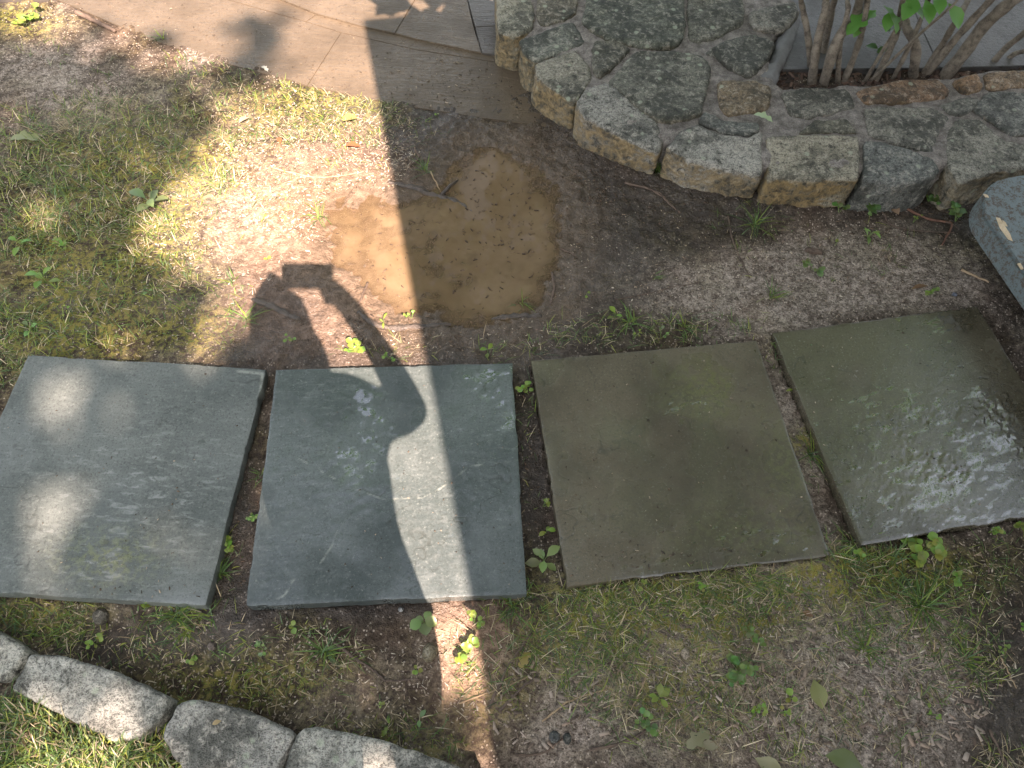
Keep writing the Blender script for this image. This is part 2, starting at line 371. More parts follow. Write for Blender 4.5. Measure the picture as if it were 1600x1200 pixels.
MOSS = [(150, 410, 180, 100), (230, 250, 170, 80), (500, 165, 130, 38), (310, 520, 70, 40), (100, 530, 120, 60), (1010, 930, 170, 45), (380, 1060, 170, 50), (880, 1000, 90, 70), (760, 1090, 60, 40), (60, 960, 110, 30), (1150, 960, 140, 60), (1060, 1090, 120, 80), (60, 1170, 160, 70), (1255, 690, 25, 30), (620, 1170, 120, 50), (1330, 900, 100, 40), (1450, 900, 120, 50), (20, 30, 70, 30)]
DRY = [(1250, 440, 230, 55), (1100, 460, 160, 40), (1235, 720, 60, 230), (1270, 960, 130, 45), (1350, 1100, 170, 120), (1150, 1080, 200, 120), (300, 1005, 90, 25), (450, 350, 140, 110), (560, 290, 90, 70), (520, 470, 60, 70), (100, 130, 120, 60), (1420, 430, 120, 50), (1000, 1020, 150, 90), (720, 1010, 60, 70), (1000, 410, 90, 40), (1300, 420, 160, 40), (1450, 1050, 130, 110), (950, 1120, 120, 60)]
def zone(px, py, L): 
    r = 0
    for e in L: r = r + ell(px, py, e)
    return r
wet = np.where(inv, np.clip(zone(PXX, PYY, WET)*1.15 + .6*(fbm(X, Y, 5, 61)-.55), 0, 1), .25)
moss = np.where(inv, np.clip(zone(PXX, PYY, MOSS) + .7*(fbm(X, Y, 7, 71)-.5), 0, 1), .5)
dry = np.where(inv, np.clip(.20+.80*zone(PXX, PYY, DRY)-.55*wet + .55*(fbm(X, Y, 4, 81)-.5) + .9*(fbm(X, Y, 13, 82, 3)-.5), 0, 1), .35)
wet = np.clip(wet - .55*np.clip(zone(PXX, PYY, [(1250, 440, 230, 55), (1235, 720, 60, 230), (450, 330, 100, 90)]), 0, 1), 0, 1)
fattr(gme, 'wet', wet); fattr(gme, 'moss', moss*(1-.8*(sdf(X, Y, PUDDLE) > -.03))); fattr(gme, 'dry', dry); fattr(gme, 'silt', .8*sm(-.22, .04, sdf(X, Y, PUDDLE)+.10*(fbm(X, Y, 6, 93, 4)-.5)) + .0*X); fattr(gme, 'sun_tint', np.where(inv, np.clip(.9*zone(PXX, PYY, [(540, 400, 110, 110), (470, 330, 110, 80), (560, 270, 70, 60), (430, 440, 60, 60), (740, 1040, 60, 90), (730, 970, 70, 40), (480, 500, 120, 50)])+.5*(fbm(X, Y, 9, 95, 3)-.5), 0, .9), 0)); fattr(gme, 'patch', fbm(X, Y, 7, 91, 5, .6))  # the redder soil mask follows the sunlit zones, painting their warm light
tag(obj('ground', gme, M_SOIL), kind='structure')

# ------------------------------------------------------------------ puddle
WZ = -.0475
def water_material():
    t = NT('muddy_water'); c = t.coord(); d = t.attr('depth')
    n = t.noise(c, 5, 4, .6, .4); n2 = t.noise(c, 60, 3, .6)
    col = t.mix(t.step(n, .3, .7), (.138, .094, .050), (.180, .126, .074)); col = t.mix(t.step(n2, .35, .75, .18, 0), col, (.10, .06, .03))
    t.p(Base_Color=col, Roughness=.02, IOR=1.33, Specular_IOR_Level=.5, Normal=t.bump(t.noise(c, 14, 2), .02, .02))
    tr = t.n('ShaderNodeBsdfTransparent', {'Color': (.95, .90, .84, 1)})
    ms = t.n('ShaderNodeMixShader', {0: t.step(d, -.003, .014, .22, 1.0), 1: tr.outputs[0], 2: t.b.outputs[0]})
    t.t.links.new(ms.outputs[0], t.out.inputs[0]); return t.m
def water(name, poly, wz, mat):
    P = np.array(poly); x = np.arange(P[:, 0].min()-.12, P[:, 0].max()+.12, .012); y = np.arange(P[:, 1].min()-.12, P[:, 1].max()+.12, .012)
    a, b = np.meshgrid(x, y); dep = wz-gz(a, b); ok = (sdf(a, b, poly) > -.11) & (dep > -.004)
    id = np.arange(a.size).reshape(a.shape); q = np.stack([id[:-1, :-1], id[:-1, 1:], id[1:, 1:], id[1:, :-1]], -1).reshape(-1, 4)
    q = q[ok.ravel()[q].any(1)]
    me = smooth(mesh_np(name, np.stack([a.ravel(), b.ravel(), np.full(a.size, wz)], -1), q))
    fattr(me, 'depth', dep.ravel())
    bm = bmesh.new(); bm.from_mesh(me); bmesh.ops.delete(bm, geom=[v for v in bm.verts if not v.link_faces], context='VERTS'); bm.to_mesh(me); bm.free()
    return obj(name, me, mat)
M_WATER = water_material()
tag(water('puddle', PUDDLE, WZ, M_WATER), 'shallow brown puddle of muddy water beside the stepping stones', kind='structure')

# ------------------------------------------------------------------ paving
def prism(poly, z0, z1, bevel=.004, name='block', cuts=0):
    bm = bmesh.new(); vs = [bm.verts.new((x, y, z1)) for x, y in poly]; f = bm.faces.new(vs)
    if f.normal.z < 0 or sum((poly[i][0]*poly[(i+1) % len(poly)][1]-poly[(i+1) % len(poly)][0]*poly[i][1]) for i in range(len(poly))) < 0: f.normal_flip()
    r = bmesh.ops.extrude_face_region(bm, geom=[f]); vv = [e for e in r['geom'] if isinstance(e, bmesh.types.BMVert)]
    for v in vv: v.co.z = z0
    bmesh.ops.recalc_face_normals(bm, faces=bm.faces)
    if bevel: bmesh.ops.bevel(bm, geom=[e for e in bm.edges], offset=bevel, segments=2, affect='EDGES', clamp_overlap=True)
    return bm_mesh(bm, name)
def paver_material(name, a, b, rough, stripe=.5):
    t = NT(name); c = t.coord(); n = t.noise(c, 5, 6, .65); n2 = t.noise(c, 70, 5, .7); mp = t.n('ShaderNodeMapping', {'Vector': c, 'Scale': (7, 45, 1), 'Rotation': (0, 0, .2)}).outputs[0]
    ns = t.noise(mp, 1.5, 5, .65, 1.2)
    col = t.mix(t.step(n, .3, .7), a, b); col = t.mix(t.step(ns, .55, .75, 0, stripe), col, tuple(k*1.5 for k in b)); col = t.mix(t.step(n2, .45, .3, 0, .6), col, tuple(k*.4 for k in a))
    v = t.n('ShaderNodeSeparateColor', {0: t.vor(c, 130, 'Color')}).outputs[0]
    col = t.mix(t.math('MULTIPLY', t.step(v, .93, .95), t.step(t.vor(c, 130), .4, .2)), col, (.05, .03, .02))
    wetm = t.step(n, .40, .60)
    return t.p(Base_Color=col, Roughness=t.fm(wetm, rough+.2, rough), Normal=t.bump(t.math('ADD', t.math('MULTIPLY', n2, .6), t.math('MULTIPLY', ns, stripe*2)), .45, .008), Specular_IOR_Level=.35)
M_PAVE = paver_material('wet_paving', (.076, .057, .037), (.122, .092, .061), .26)
M_PAVEG = paver_material('grey_paving', (.060, .056, .050), (.110, .104, .096), .30, .0)
M_PAVEB = paver_material('brown_wet_paving', (.062, .052, .042), (.098, .084, .070), .2)
M_BED = plain('paving_bed', (.06, .046, .034), .9)
paving = tag(obj('paving', prism([(-6, 2.55), (-3.2, 2.4)] + [(x, y) for x, y in PAVE_EDGE[1:]] + [(.35, 2.2), (6, 2.75), (6, 9), (-6, 9)], -.10, -.0345, 0, 'paving_bed'), M_BED), kind='structure')
def cut(a, b, t): return (a[0]+(b[0]-a[0])*t, a[1]+(b[1]-a[1])*t)
def shrink(poly, d):
    """offset a polygon inwards by d"""
    n = len(poly); A = sum(poly[i][0]*poly[(i+1) % n][1]-poly[(i+1) % n][0]*poly[i][1] for i in range(n)); s = 1 if A > 0 else -1; o = []
    for i in range(n):
        p0, p1, p2 = Vector(poly[i-1]), Vector(poly[i]), Vector(poly[(i+1) % n]); e1 = (p1-p0).normalized(); e2 = (p2-p1).normalized()
        n1 = Vector((-e1.y, e1.x))*s; n2 = Vector((-e2.y, e2.x))*s; m = (n1+n2); m = m/max(.35, m.length_squared/2) if m.length > 1e-6 else n1
        o.append(tuple(p1+m*d*.5*2/2))
    return o
lowz, upz = -.030, -.030+RISE
def pz(q): return W(q, lowz)
def pu(q): return W(q, upz)
lower = [pz([(-330, -190), (160, 0-38), (200, -47), (357, 0), (478, 34), (533, 51), (480, 134), (448, 124), (340, 96), (240, 64), (90, 0), (-200, -130)]),
         pz([(533, 51), (652, 78), (786, 99), (860, 130), (930, 175), (940, 205), (861, 199), (729, 181), (600, 160), (480, 134)]),
         pz([(200, -47), (357, 0), (478, 34), (495, 23), (431, -3), (270, -52)]), pz([(478, 34), (533, 51), (652, 78), (786, 99), (800, 91), (651, 62), (562, 41), (495, 23)])]
upper = [pu([(-250, -190), (431, -4), (497, 22), (562, 40), (617, 52), (660, -20), (700, -90), (640, -130), (0, -330)]),
         pu([(617, 52), (651, 61), (753, 83), (740, 42), (727, -15), (700, -90), (660, -20)]),
         pu([(753, 83), (800, 90), (830, 60), (830, 38), (742, 42)]),
         pu([(742, 42), (830, 38), (960, 20), (960, -200), (690, -120), (727, -15)])]
for q in lower: obj('paver', prism(shrink(q, .0011), -.075, lowz, .0015, 'paver'), M_PAVE, paving)
for i, q in enumerate(upper): obj('paver', prism(shrink(q, .0016), -.075, upz, .0015, 'paver'), M_PAVE if i < 2 else M_PAVEB, paving)
# raised path beyond the mulch bed
far = [W([(1195, 107), (1470, 104), (1440, 40), (1400, -60), (1180, -80)], .06), W([(1470, 104), (2400, 82), (2400, -120), (1350, -120), (1400, -60), (1440, 40)], .06)]
for q in far: obj('paver', prism(shrink(q, .0012), -.07, .055, .002, 'paver'), M_PAVEG, paving)

# ------------------------------------------------------------------ stepping stones
def slab_mesh(i, s, amp, seed):
    a, b = s[3], s[4]; n = 190; H = .042
    u = np.linspace(-.5, .5, n); U, V = np.meshgrid(u, u); x = U*a; y = V*b
    r1 = fbm(x, y, 5, seed, 5, .55); ter = np.floor(r1*9)/9 + sm(.78, 1., (r1*9) % 1)/9
    mp = x*.8+y*.6; mq = -x*.6+y*.8
    rip = fbm(mp*1.0, mq*2.2, 26, seed+5, 3)
    if i == 3: rip = .5+(rip-.5)*(.15+1.5*np.exp(-((x-.14)/.20)**2-((y+.12)/.16)**2))
    z = amp*(.55*(ter-.5)*2 + .5*(r1-.5)*2 + .28*(rip-.5)*2) + .0010*(vn(x*90, y*90, seed+9)-.5)*2*(.35, .25, .12, .12)[i]
    if i == 3:
        gl = np.exp(-((x-.12)/.24)**2-((y+.13)/.17)**2)*sm(.42, .6, fbm(x, y, 13, 777, 3))
        z = z + gl*(.0024*(.5-np.abs(fbm(mp, mq*1.7, 42, 778, 3)-.5)*4))
    ed = np.minimum(.5-np.abs(U), .5-np.abs(V))*a
    z = z*sm(0, .025, ed) - .0010*sm(.005, 0, ed)
    # edges not perfectly straight
    ch = fbm(x, y, 26, seed+33, 2); wob = .003*(fbm(x, y, 12, seed+31, 3)-.5)*2; wob = np.where(np.abs(U) > .499, wob-np.sign(U)*.0022*sm(.66, .8, ch), wob); wob = np.where((np.abs(V) > .499) & (np.abs(U) <= .499), wob-np.sign(V)*.0022*sm(.66, .8, ch), wob)
    x = x + np.where(np.abs(U) > .499, wob, 0); y = y + np.where(np.abs(V) > .499, wob, 0)
    id = np.arange(n*n).reshape(n, n); F = [np.stack([id[:-1, :-1], id[:-1, 1:], id[1:, 1:], id[1:, :-1]], -1).reshape(-1, 4)]
    P = np.stack([x, y, z], -1).reshape(-1, 3)
    ring = np.concatenate([id[0, :-1], id[:-1, -1], id[-1, :0:-1], id[:0:-1, 0]])
    m = len(ring); base = len(P); top = P[ring].copy(); low = P[ring].copy(); low[:, 2] = -H; low[:, :2] *= .996
    mid = P[ring].copy(); mid[:, 2] = -.016; mid[:, :2] *= 1.0+.006*(vn(mid[:, 0]*60, mid[:, 1]*60, seed)[:, None]-.3)
    P = np.concatenate([P, top, mid, low]); k = np.arange(m); k2 = (k+1) % m
    for j in (0, 1): F.append(np.stack([base+j*m+k2, base+j*m+k, base+(j+1)*m+k, base+(j+1)*m+k2], -1))
    me = smooth(mesh_np('stepping_stone', P, np.concatenate(F)))
    c, sn = math.cos(s[2]), math.sin(s[2]); wx = s[0]+c*P[:, 0]-sn*P[:, 1]; wy = s[1]+sn*P[:, 0]+c*P[:, 1]
    qx, qy = PX(wx, wy, np.zeros(len(P)))
    N1 = fbm(wx, wy, 10, seed+51, 4)
    z0 = np.zeros(len(P)); A = dict(film=z0+.3, vein=z0.copy(), scuff=z0.copy(), moss=z0.copy(), mud=z0.copy())
    if i == 0:
        A['film'] = .25*sm(.45, .7, N1) + .8*ell(qx, qy, (290, 940, 60, 18)); A['scuff'] = np.clip(ell(qx, qy, (230, 760, 130, 90))+.7*ell(qx, qy, (150, 880, 120, 50))+.15, 0, 1)
        A['moss'] = .6*ell(qx, qy, (170, 870, 70, 40)); A['vein'] = sm(.006, .001, pdist(wx, wy, W([(372, 580), (410, 584), (405, 630)], 0)))*.5
    if i == 1:
        A['film'] = np.clip(.55*sm(.35, .6, N1)+ell(qx, qy, (575, 655, 45, 45))+ell(qx, qy, (760, 620, 70, 60))+.6*ell(qx, qy, (560, 730, 60, 60)), 0, 1)
        v = W([(438, 700), (505, 738), (550, 763), (600, 780), (660, 778), (690, 762), (735, 728), (790, 722), (812, 718)], 0)
        w2 = W([(535, 800), (520, 850), (500, 880)], 0); w3 = W([(460, 905), (445, 930), (410, 946)], 0)
        jig = .006*(fbm(wx, wy, 40, 91, 3)-.5)*2
        dd = np.minimum(np.minimum(pdist(wx, wy, v), pdist(wx, wy, w2)), pdist(wx, wy, w3)) + np.abs(jig)
        A['vein'] = sm(.0042, .0004, dd)*sm(.25, .7, vn(wx*55, wy*55, 5))*(.3+.5*vn(wx*190, wy*190, 6)); A['scuff'] = np.clip(.3*N1+.25*ell(qx, qy, (470, 640, 60, 60)), 0, 1)
    if i == 2:
        A['film'] = np.clip(.55+2.4*(N1-.5), .15, 1); A['moss'] = np.clip(.9*ell(qx, qy, (1110, 600, 70, 50))*sm(.45, .6, N1)+.5*ell(qx, qy, (1220, 720, 40, 70))+.35*ell(qx, qy, (1200, 830, 150, 40)), 0, 1); A['mud'] = np.clip(.9-.4*ell(qx, qy, (1250, 830, 120, 50)), 0, 1)  # upper patch of the moss mask paints a reflection of sunlit leaves
        A['scuff'] = .25*ell(qx, qy, (1000, 880, 140, 30))
    if i == 3:
        A['film'] = np.clip(.75+2.2*(N1-.45)+.6*ell(qx, qy, (1480, 740, 160, 120)), .3, 1); A['mud'] = np.clip(.95-.45*ell(qx, qy, (1480, 790, 170, 60)), 0, 1); A['moss'] = .3*ell(qx, qy, (1400, 700, 120, 80))
    PL = {1: [(570, 640, 32, 30), (585, 690, 40, 40), (762, 600, 40, 28), (795, 650, 16, 40), (555, 720, 40, 30)], 3: [(1490, 500, 80, 26), (1480, 760, 150, 80), (1560, 670, 80, 80), (1430, 640, 110, 40)], 2: [(1005, 575, 14, 8), (1180, 840, 150, 50), (1000, 880, 130, 30), (1060, 640, 60, 40)], 0: [(310, 935, 26, 8), (315, 690, 14, 10)]}.get(i, [])
    pm = np.max([ell(qx, qy, e) for e in PL], 0); A['pool'] = sm(0, .09, fbm(*((wx*.9+wy*.4, (wy*.9-wx*.4)*2.2) if i >= 2 else (wx, wy*1.5)), 34, seed+71, 4, .6)-(.80, .755, .85, .76)[i]+(.36, .36, .30, .33)[i]*pm)
    rg = np.abs(fbm(wx, wy*1.3, 6, seed+63, 4, .55)-.5); A['cleft'] = sm(.010, .001, rg)*sm(.45, .62, fbm(wx, wy, 7, seed+64, 2))*(.4+.6*vn(wx*80, wy*80, 3)); A['patch'] = fbm(wx, wy, 5, seed+77, 5, .6)
    for k_, v_ in A.items(): fattr(me, k_, v_)
    return me
SM = [slab_material('bluestone_dry', (.090, .100, .090), (.132, .142, .128), (.170, .178, .162), .30, .25, 0),
      slab_material('bluestone_wet', (.062, .074, .069), (.106, .120, .112), (.135, .147, .138), .10, .20, 0),
      slab_material('bluestone_muddy', (.062, .053, .031), (.142, .121, .076), (.092, .087, .052), .14, .30, .45),
      slab_material('bluestone_flooded', (.058, .052, .033), (.115, .103, .068), (.085, .085, .056), .05, .55, .4)]
SL = ['grey-green square slab stepping stone, leftmost of the four, with pale scuffs', 'blue-grey square slab stepping stone crossed by a whitish vein and a strip of sunlight',
      'olive-brown wet square slab stepping stone with yellow-green moss and painted leaf reflections, third from left', 'olive-brown flooded slab stepping stone glinting with sky reflections, rightmost of the four']
for i, s in enumerate(SLABS):
    o = obj('stepping_stone', slab_mesh(i, s, (.0020, .0024, .0011, .0015)[i], 100+i*13), SM[i], None, (s[0], s[1], 0)); o.rotation_euler.z = s[2]
    tag(o, SL[i], 'stepping stone', 'square slabs laid in a row')

# ------------------------------------------------------------------ rough stones
def rough_stone(name, poly, z0, z1, vox=.0075, amp=.008, seed=0, dome=.0, taper=.012, tilt=(0, 0), rnd_=.018, it=2):
    """an irregular block: polygon footprint, tapered, voxel-remeshed and roughened"""
    P = [Vector((x, y)) for x, y in poly]; c = sum(P, Vector((0, 0)))/len(P)
    bm = bmesh.new(); top = [bm.verts.new((p.x, p.y, z1)) for p in P]
    bot = []
    for p in P:
        d = (p-c).normalized(); bot.append(bm.verts.new((p.x+d.x*taper, p.y+d.y*taper, z0)))
    n = len(P); bm.faces.new(top); bm.faces.new(bot[::-1])
    for i in range(n): bm.faces.new((top[i], bot[i], bot[(i+1) % n], top[(i+1) % n]))
    bmesh.ops.recalc_face_normals(bm, faces=bm.faces)
    bmesh.ops.bevel(bm, geom=[e for e in bm.edges if e.verts[0].co.z > z1-1e-5 or e.verts[1].co.z > z1-1e-5], offset=rnd_, segments=3, affect='EDGES', clamp_overlap=True)
    me = bm_mesh(bm, name); o = bpy.data.objects.new('tmp', me); COL.objects.link(o)
    m = o.modifiers.new('r', 'REMESH'); m.mode = 'VOXEL'; m.voxel_size = vox
    m2 = o.modifiers.new('s', 'SMOOTH'); m2.factor = .6; m2.iterations = it
    dg = bpy.context.evaluated_depsgraph_get(); ev = o.evaluated_get(dg); me2 = bpy.data.meshes.new_from_object(ev); bpy.data.objects.remove(o); bpy.data.meshes.remove(me)
    nv = len(me2.vertices); co = np.zeros(nv*3, np.float32); me2.vertices.foreach_get('co', co); co = co.reshape(-1, 3).astype(float)
    nr = np.zeros(nv*3, np.float32); me2.vertices.foreach_get('normal', nr); nr = nr.reshape(-1, 3)
    q = co+seed*3.7
    d = amp*((vn3(q, 14, seed)-.5)*1.5+(vn3(q, 38, seed+1)-.5)*.9+(vn3(q, 95, seed+2)-.5)*.5)
    lay = np.abs(((co[:, 2]*1.0+.25*co[:, 0]+.02*vn3(q, 9, seed+3))*55) % 1-.5)
    d = d - np.where(np.abs(nr[:, 2]) < .6, amp*.45*sm(.35, .5, lay), 0)
    co = co+nr*d[:, None]
    up = sm(z0, z1, co[:, 2]); co[:, 2] += up*((co[:, 0]-c.x)*tilt[0]+(co[:, 1]-c.y)*tilt[1])
    co -= np.array([c.x, c.y, z0]); me2.vertices.foreach_set('co', co.astype(np.float32).ravel()); me2.name = name; me2.update(); smooth(me2)
    return me2, (c.x, c.y, z0)

c1 = lambda P: [(760+.3125*a, .3125*b) for a, b in P]
c2 = lambda P: [(1160+.275*a, .275*b) for a, b in P]
ZT = .095
STONES = [  # outline, top height, colour, ochre, tilt
 (c1([(48, -80), (200, -80), (245, 70), (232, 130), (150, 180), (120, 175), (58, 150)]), .10, (.25, .23, .165), .9, (0, 0)),
 (c1([(165, 195), (430, 105), (480, 165), (498, 210), (350, 265), (240, 300), (190, 262)]), .095, (.115, .12, .095), .9, (0, .02)),
 (c1([(243, 315), (350, 282), (440, 248), (510, 320), (530, 385), (478, 465), (436, 498), (330, 430), (248, 372)]), .085, (.22, .20, .15), 1, (0, .05)),
 (c1([(452, 520), (505, 455), (600, 425), (700, 495), (850, 600), (885, 680), (862, 735), (760, 705), (620, 640), (500, 590)]), .085, (.27, .255, .22), 1, (-.05, .10)),
 (c1([(905, 735), (965, 665), (1060, 625), (1180, 672), (1300, 690), (1375, 655), (1385, 740), (1380, 850), (1250, 838), (1040, 795)]), .085, (.33, .31, .265), .9, (-.02, .10)),
 (c1([(505, -20), (485, 100), (565, 158), (645, 198), (820, 222), (955, 212), (995, 178), (988, 0), (960, -90), (600, -90)]), .105, (.075, .082, .058), .2, (0, 0)),
 (c1([(1010, -10), (1012, 186), (1050, 202), (1178, 176), (1285, 98), (1296, 40), (1280, -60), (1015, -70)]), .10, (.088, .085, .062), .2, (0, 0)),
 (c1([(258, -10), (255, 108), (290, 126), (388, 97), (450, 58), (456, 0), (440, -70), (260, -70)]), .098, (.12, .10, .065), .4, (0, 0)),
 (c1([(543, 200), (640, 198), (724, 236), (636, 325), (562, 374), (530, 320)]), .098, (.115, .105, .075), .2, (0, 0)),
 (c1([(742, 256), (900, 250), (1076, 270), (1124, 330), (1104, 430), (1074, 555), (990, 584), (870, 592), (764, 526), (612, 404), (656, 345)]), .105, (.115, .112, .085), .2, (0, 0)),
 (c1([(1104, 254), (1200, 196), (1330, 165), (1440, 212), (1412, 288), (1318, 372), (1240, 334), (1136, 262)]), .10, (.10, .098, .078), .1, (0, 0)),
 (c1([(1165, 405), (1350, 395), (1424, 432), (1414, 516), (1376, 540), (1204, 564), (1170, 528)]), .10, (.17, .115, .06), .5, (0, 0)),
 (c1([(1070, 600), (1090, 558), (1200, 598), (1366, 600), (1376, 640), (1300, 676), (1180, 655)]), .098, (.095, .10, .09), .1, (0, 0)),
 (c1([(1325, 45), (1550, 5), (1562, 60), (1478, 146), (1352, 136), (1316, 90)]), .10, (.17, .155, .125), .2, (0, 0)),
 (c2([(222, 515), (350, 490), (588, 492), (634, 552), (652, 606), (520, 634), (362, 664), (266, 636)]), .095, (.135, .125, .10), .5, (0, 0)),
 (c2([(332, 745), (424, 672), (598, 666), (662, 748)]), .096, (.165, .15, .105), .4, (0, 0)),
 (c2([(145, 785), (330, 770), (655, 780), (668, 900), (664, 1000), (400, 1003), (162, 990)]), .085, (.31, .275, .20), 1.3, (0, .10)),
 (c2([(655, 505), (870, 455), (1100, 440), (1184, 500), (1174, 536), (980, 565), (704, 574)]), .10, (.22, .115, .055), .5, (0, 0)),
 (c2([(695, 606), (1076, 606), (1182, 662), (1124, 738), (1094, 862), (960, 832), (724, 754)]), .095, (.165, .155, .125), .3, (0, .03)),
 (c2([(694, 806), (780, 806), (958, 856), (1094, 894), (1132, 965), (1050, 1008), (880, 1024), (704, 1006)]), .08, (.13, .135, .125), .05, (0, .12)),
 (c2([(1205, 446), (1338, 406), (1374, 486), (1262, 514)]), .10, (.25, .13, .055), .5, (0, 0)),
 (c2([(1384, 408), (1560, 386), (1640, 400), (1640, 478), (1404, 494)]), .10, (.22, .135, .07), .5, (0, 0)),
 (c2([(1116, 588), (1288, 546), (1364, 564), (1278, 636), (1202, 644)]), .095, (.16, .155, .13), .3, (0, 0)),
 (c2([(1316, 604), (1402, 516), (1600, 526), (1760, 580), (1760, 740), (1530, 762)]), .097, (.15, .15, .135), .3, (0, 0)),
 (c2([(1165, 745), (1224, 676), (1330, 688), (1500, 798), (1760, 840), (1760, 930), (1480, 955), (1254, 1018), (1196, 952), (1156, 868)]), .085, (.24, .225, .18), .6, (0, .07)),
 (c2([(1650, 410), (1800, 380), (1900, 470), (1780, 560), (1660, 490)]), .097, (.2, .15, .09), .4, (0, 0)),
]
for k in range(4):        # the wall goes on beyond the picture
    x = 1785+k*400; d = -22*k
    STONES += [(c2([(x, 745+d), (x+370, 722+d), (x+378, 890+d), (x+200, 908+d), (x+8, 915+d)]), .085, ((.24, .22, .18), (.15, .15, .135), (.28, .25, .19), (.17, .16, .13))[k], .6, (0, .06)),
               (c2([(x+30, 570+d), (x+200, 548+d), (x+400, 556+d), (x+390, 700+d), (x+10, 722+d)]), .095, ((.15, .15, .13), (.2, .17, .12), (.14, .14, .12), (.19, .18, .15))[k], .3, (0, 0)),
               (c2([(x+130, 420+d), (x+300, 398+d), (x+500, 390+d), (x+490, 530+d), (x+210, 530+d)]), .097, ((.2, .13, .07), (.16, .15, .12), (.22, .14, .08), (.15, .14, .12))[k], .4, (0, 0))]
wall = tag(obj('stone_wall', None), 'low curved mortared stone wall of mottled grey and ochre fieldstones around a planting bed', 'stone wall')
wall.empty_display_size = .1; wall.location = (.7, 2.1, 0)
bpy.context.view_layer.update()
for i, (pl, zt, colr, och, tl) in enumerate(STONES):
    zt = max(zt, .093)+.004
    P = shrink([tuple(G(a, b, zt)[:2]) for a, b in pl], -.006)
    me, loc = rough_stone('stone', P, -.07, zt, .0060, .0065, i+1, tilt=tl, taper=.004, rnd_=.007)
    o = obj('stone', me, M_STONE, wall, Vector(loc)-wall.location); o.color = (*colr, 1); o['ochre'] = float(och)
front = [c1([(60, 130), (170, 200), (245, 320), (260, 380), (436, 505), (460, 545), (620, 645), (860, 730), (910, 735), (1040, 790), (1260, 835), (1380, 845)]), c2([(150, 985), (400, 995), (660, 995), (700, 1000), (880, 1018), (1130, 970), (1180, 950), (1254, 1010), (1480, 948), (1760, 925), (3380, 830)])]
mp = [tuple(G(a, b, .07)[:2]) for a, b in front[0]+front[1]+c2([(3500, 320), (1900, 390), (1640, 400), (1380, 410), (1190, 450), (1100, 450), (655, 505), (590, 500), (215, 520)])+c1([(1440, 430), (1420, 300), (1470, 170), (1560, 30), (1300, -120), (200, -120), (60, -100)])]
me, loc = rough_stone('mortar', shrink(mp, .012), -.08, .089, .007, .008, 77, taper=0, rnd_=.01)
obj('mortar', me, M_MORTAR, wall, Vector(loc)-wall.location)
# sloping mortar shoulder on the bed side of the wide end
sh = [tuple(G(a, b, .085)[:2]) for a, b in c1([(1300, 385), (1420, 290), (1475, 160), (1565, 40), (1585, 70), (1530, 200), (1480, 330), (1440, 425), (1360, 395)])]
me, loc = rough_stone('mortar_shoulder', sh, -.02, .088, .008, .008, 91, taper=.03, rnd_=.02)
t_ = plain('pale_mortar', (.20, .195, .185), .85, .5, 60); obj('mortar_shoulder', me, t_, wall, Vector(loc)-wall.location)

# edging stones along the lower bed
EDG = [([(-150, 935), (-60, 960), (35, 1008), (42, 1020), (8, 1062), (-60, 1060), (-170, 1010)], (.34, .33, .28), 'pale edging stone cut off by the left picture border'),
       ([(46, 1022), (80, 1020), (160, 1040), (262, 1086), (258, 1110), (222, 1152), (178, 1162), (100, 1120), (14, 1078)], (.38, .37, .32), 'long pale speckled edging stone beside the lower left grass'),
       ([(276, 1100), (300, 1094), (380, 1108), (452, 1138), (462, 1152), (438, 1192), (420, 1240), (300, 1230), (254, 1150)], (.27, .26, .23), 'darker grey edging stone with tan lichen spots, between two paler ones'),
       ([(470, 1142), (500, 1136), (600, 1158), (700, 1190), (760, 1215), (720, 1290), (430, 1270), (446, 1185)], (.36, .35, .30), 'pale edging stone running off the bottom of the picture')]
for i, (pl, colr, lb) in enumerate(EDG):
    zt = -.022; P = [tuple(G(a, b, zt)[:2]) for a, b in pl]
    me, loc = rough_stone('edging_stone', P, -.14, zt, .0055, .0055, 40+i, taper=.004, rnd_=.005, it=1)
    o = obj('edging_stone', me, M_EDGE, None, loc); o.color = (*colr, 1); o['ochre'] = .0; tag(o, lb, 'edging stone', 'edging stones at lower left')

# loose stones and pebbles
PEB = [(149, 958, 30, 22, (.10, .085, .065), 'brown loose stone half sunk in soil below the leftmost slab'), (626, 951, 9, 8, (.6, .58, .55), 'small white pebble below the veined slab'),
       (326, 1005, 15, 13, (.10, .07, .06), 'small dark reddish pebble on bare soil above the edging stones'), (1070, 1021, 15, 18, (.35, .27, .19), 'tan pebble in the grass below the muddy third slab'),
       (672, 1020, 24, 26, (.18, .14, .075), 'mossy tan lump of stone at the left of the sunlit soil patch'), (868, 1149, 20, 14, (.05, .055, .06), 'dark slate-grey pebble near bottom centre'),
       (887, 1152, 13, 16, (.045, .05, .055), 'small blackish pebble right beside the slate-grey one'), (1489, 464, 10, 9, (.12, .14, .2), 'bluish pebble just above the flooded slab'), (430, 307, 8, 7, (.55, .53, .5), 'tiny white pebble beside the sunlit puddle')]
for i, (a, b, w, h, colr, lb) in enumerate(PEB):
    g = G(a, b); s = w*.5/620; s2 = h*.5/620/.85
    P = [(g[0]+s*math.cos(k*.785)*rnd.uniform(.75, 1.1), g[1]+s2*math.sin(k*.785)*rnd.uniform(.75, 1.1)) for k in range(8)]
    z = float(gz(g[0], g[1])); me, loc = rough_stone('pebble', P, z-.01, z+min(s, s2)*.9, max(.0014, s*.16), s*.12, 60+i, taper=0, rnd_=s*.5)
    o = obj('pebble', me, M_EDGE, None, loc); o.color = (*colr, 1); o['ochre'] = 0.0; tag(o, lb, 'pebble')

